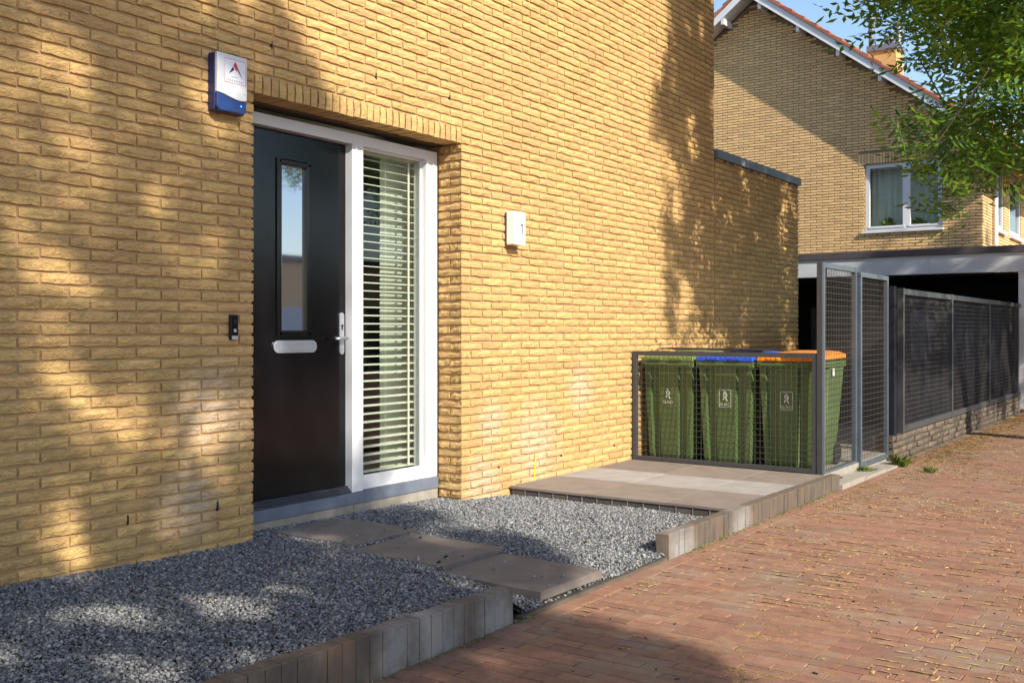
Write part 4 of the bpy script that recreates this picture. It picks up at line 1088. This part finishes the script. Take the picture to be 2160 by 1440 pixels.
def keep_L(u, v, visible):
    if u > edge_L(v) + .05 * mn.noise(Vector((u * 3, v * 6, 2))): return False
    for (a, b_, c) in GAPS:
        if (u - a) ** 2 + ((v - b_) * .8) ** 2 < c * c: return False
    if v > .1 and hr_.random() < .40: return False
    th = .34 if v > 0 else .26
    return mn.noise(Vector((u * 2.3, v * 2.2, 5))) + .5 * mn.noise(Vector((u * 6, v * 6, 9))) < th
CL = []; tries = 0; r = random.Random(9)
while len(CL) < 400 and tries < 90000:
    tries += 1
    v_ = r.uniform(-2.6, 5.0); u_ = r.uniform(-3.0, 1.6)
    if u_ > edge_L(v_): continue
    if r.random() > thin_L(u_, v_): continue
    t = r.uniform(7.2, 12.6)
    X, Y, Z = u_ - .34 * t, -t, v_ + .7 * t
    if Z < 3.0 or Z > 12.5: continue
    e = ((X + 4.6) / 4.2) ** 2 + ((Y + 9.9) / 3.6) ** 2 + ((Z - 7.2) / 5.2) ** 2
    if e > 1.25: continue
    CL.append(Vector((X, Y, Z)))
make_tree('shade_tree', 'tall leafy tree behind the camera whose shade dapples the left wall and gravel', (-5.6, -9.4, -.11), 3.4, CL, 62, (.18, .18, .14), 1.45, 6, .19, keep_L)

# ------------------------------------------------------------------ small growth and litter
def blades(name, pts, mat, hmin, hmax, nb_, wid, seed, label=None, cat=None, flat=.0, stuff=True, spread=.012):
    rg = np.random.default_rng(seed); n_ = len(pts) * nb_
    B = np.repeat(np.array(pts), nb_, 0) + np.stack([rg.normal(0, spread, n_), rg.normal(0, spread, n_), np.zeros(n_)], 1)
    a_ = rg.uniform(0, 2 * PI, n_); h_ = rg.uniform(hmin, hmax, n_); ln = rg.uniform(.3, 1.0, n_) + flat
    D = np.stack([np.cos(a_) * ln, np.sin(a_) * ln, np.ones(n_)], 1); D /= np.linalg.norm(D, axis=1)[:, None]
    if flat > 1: D[:, 2] *= .35
    Sd = np.stack([-np.sin(a_), np.cos(a_), np.zeros(n_)], 1) * wid
    Pm = B + D * (h_ * .6)[:, None]; Tp = B + D * h_[:, None] + np.stack([np.cos(a_), np.sin(a_), -.6 * np.ones(n_)], 1) * (h_ * .15)[:, None]
    Tp[:, 2] = np.maximum(Tp[:, 2], B[:, 2] + .0015)
    V_ = np.stack([B - Sd, B + Sd, Pm + Sd * .8, Tp, Pm - Sd * .8], 1).reshape(-1, 3)
    F_ = np.arange(n_ * 5).reshape(-1, 5)
    me = npmesh(name, V_, F_, mat); o = bpy.data.objects.new(name, me); COL.objects.link(o)
    if stuff: o['kind'] = 'stuff'
    if label: tag(o, label, cat)
    return o
r = random.Random(17); mm = MB(); c_ = 0
while c_ < 6500:
    x_ = r.uniform(-.3, 12); y_ = r.uniform(-4.7, -2.06)
    x_ = -4.2 + round((x_ + 4.2) / .07) * .07 - .002
    d_ = mn.noise(Vector((x_ * .9, y_ * 1.2, 7))) + .6 * mn.noise(Vector((x_ * 3.3, y_ * 3.3, 3))) + (.12 if x_ > 1.2 else -.10 if x_ < .3 else 0) + (.25 if y_ > -2.35 and x_ > 1.3 else 0)
    if d_ < r.uniform(-.05, .40): continue
    l_ = r.uniform(.01, .10) if r.random() < .6 else r.uniform(.008, .03); w_ = r.uniform(.0015, .0055); V = []; n_ = 4; sx = r.random() < .25
    for i in range(n_ + 1):
        t_ = (i / n_ - .5) * l_; hw_ = w_ * r.uniform(.4, 1.2) * (.35 if i in (0, n_) else 1); o_ = r.uniform(-.003, .003)
        for q_ in (-1, 1):
            V.append((x_ + o_ + q_ * hw_, y_ + t_, -.0975 + r.uniform(0, .003)) if not sx else (x_ + .03 + t_ * .7, y_ + o_ + q_ * hw_, -.0975 + r.uniform(0, .003)))
    mm.add(V, [(2 * i, 2 * i + 1, 2 * i + 3, 2 * i + 2) for i in range(n_)]); c_ += 1
tag(obj('joint_moss', mm, 'straw', fix=False), 'yellow dried moss lying in patches along the paving joints', 'moss')['kind'] = 'stuff'
r = random.Random(3); pts = []
while len(pts) < 5200:
    x_ = r.uniform(-.6, 13); y_ = -2.05 - abs(r.gauss(0, 1.5)) if r.random() < .7 else r.uniform(-4.6, -2.0)
    if y_ < -4.8: continue
    # along the joints
    if r.random() < .6: x_ = -4.2 + round((x_ + 4.2) / .07) * .07 - .002
    else: y_ = -2.052 - round((-2.052 - y_) / .105) * .105
    d_ = mn.noise(Vector((x_ * 1.1, y_ * 1.5, 0))) + .5 * mn.noise(Vector((x_ * 4, y_ * 4, 3))) + (.10 if x_ > 1.5 else -.12 if x_ < .3 else 0) + (.35 if y_ > -2.3 and x_ > 1.3 else 0)
    if d_ < -.05 + r.uniform(0, .32): continue
    pts.append((x_, y_, -.103))
blades('dry_grass', pts, 'straw', .010, .034, 7, .0016, 2, 'straw coloured dry grass and moss in the joints of the red pavement', 'dry grass', flat=1.3)
pts = []
for i in range(900):
    x_ = r.uniform(6.5, 14); y_ = -1.95 - abs(r.gauss(0, .28)); pts.append((x_, y_, -.10))
blades('dry_verge', pts, 'straw', .015, .06, 8, .0016, 5, 'dry yellow grass heaped along the foot of the low brick wall', 'dry grass', flat=1.3, spread=.03)
pts = [(x_, -1.955 - abs(r.gauss(0, .012)), -.103) for x_ in [r.uniform(1.5, 4.4) for _ in range(230)]] + [(x_, -1.958 - abs(r.gauss(0, .01)), -.103) for x_ in [r.uniform(-1.4, 0) for _ in range(60)]]
blades('kerb_weeds', pts, 'weed', .006, .022, 6, .0028, 8, 'small green weeds and moss along the foot of the kerbs', 'weeds', flat=.8)
blades('grass_tuft', [(0 + r.gauss(0, .03), r.gauss(0, .03), 0) for _ in range(26)], 'weed', .05, .15, 8, .0022, 11, 'green grass tuft at the foot of the dark gate post', 'grass', stuff=False).location = (6.20, -2.00, -.10)
blades('grass_tuft', [(0 + r.gauss(0, .05), r.gauss(0, .035), 0) for _ in range(30)], 'weed', .03, .08, 8, .0022, 12, 'low green grass tuft under the joint of the two tall mesh panels', 'grass', stuff=False).location = (5.52, -1.86, -.09)
blades('grass_tuft', [(0 + r.gauss(0, .03), r.gauss(0, .03), 0) for _ in range(14)], 'weed', .03, .08, 6, .0022, 13, 'small lone grass tuft growing in the red pavement', 'grass', stuff=False).location = (5.95, -2.32, -.10)
# scattered leaves
lm = MB()
def leaf_at(x_, y_, z_, s_):
    a = r.uniform(0, 2 * PI); c_, q_ = math.cos(a) * s_, math.sin(a) * s_
    lm.add([(x_ - c_, y_ - q_, z_), (x_ + q_ * .45, y_ - c_ * .45, z_ + s_ * r.uniform(.1, .4)), (x_ + c_, y_ + q_, z_ + s_ * r.uniform(0, .4)), (x_ - q_ * .45, y_ + c_ * .45, z_ + s_ * r.uniform(.1, .4))], [(0, 1, 2, 3)])
for i in range(150):
    x_ = r.uniform(-1, 7); y_ = r.uniform(-4.3, -2.0); leaf_at(x_, y_, -.097, r.uniform(.005, .014))
for i in range(120):
    x_ = r.uniform(-1.4, 2.4); y_ = r.uniform(-1.85, -.1)
    if not in_slab(x_, y_): leaf_at(x_, y_, zg(x_, y_) + .008, r.uniform(.006, .013))
for i in range(16): leaf_at(r.uniform(2.6, 4.4), r.uniform(-1.8, -.1), .003, r.uniform(.005, .011))
tag(obj('fallen_leaves', lm, 'litter', fix=False), 'tiny yellow and brown fallen leaves scattered over paving and gravel', 'leaves')['kind'] = 'stuff'
lm = MB()
for i in range(130):
    x_ = r.uniform(-.8, 7); y_ = r.uniform(-4.2, -2.02); a = r.uniform(0, PI); l_ = r.uniform(.006, .022)
    lm.bar((x_, y_, -.0975), (x_ + math.cos(a) * l_, y_ + math.sin(a) * l_, -.0965), .003 * r.uniform(.5, 1.2), 5)
for (x_, y_, z_) in ((.72, -.50, .004), (.60, -.72, -.005), (.30, -1.15, -.005), (.18, -1.2, -.004)): lm.bar((x_, y_, z_), (x_ + .02, y_ + .005, z_ + .004), .009, 6)
tag(obj('debris', lm, 'rubber', fix=False), 'dark crumbs and twigs lying on pavement and slabs', 'debris')['kind'] = 'stuff'
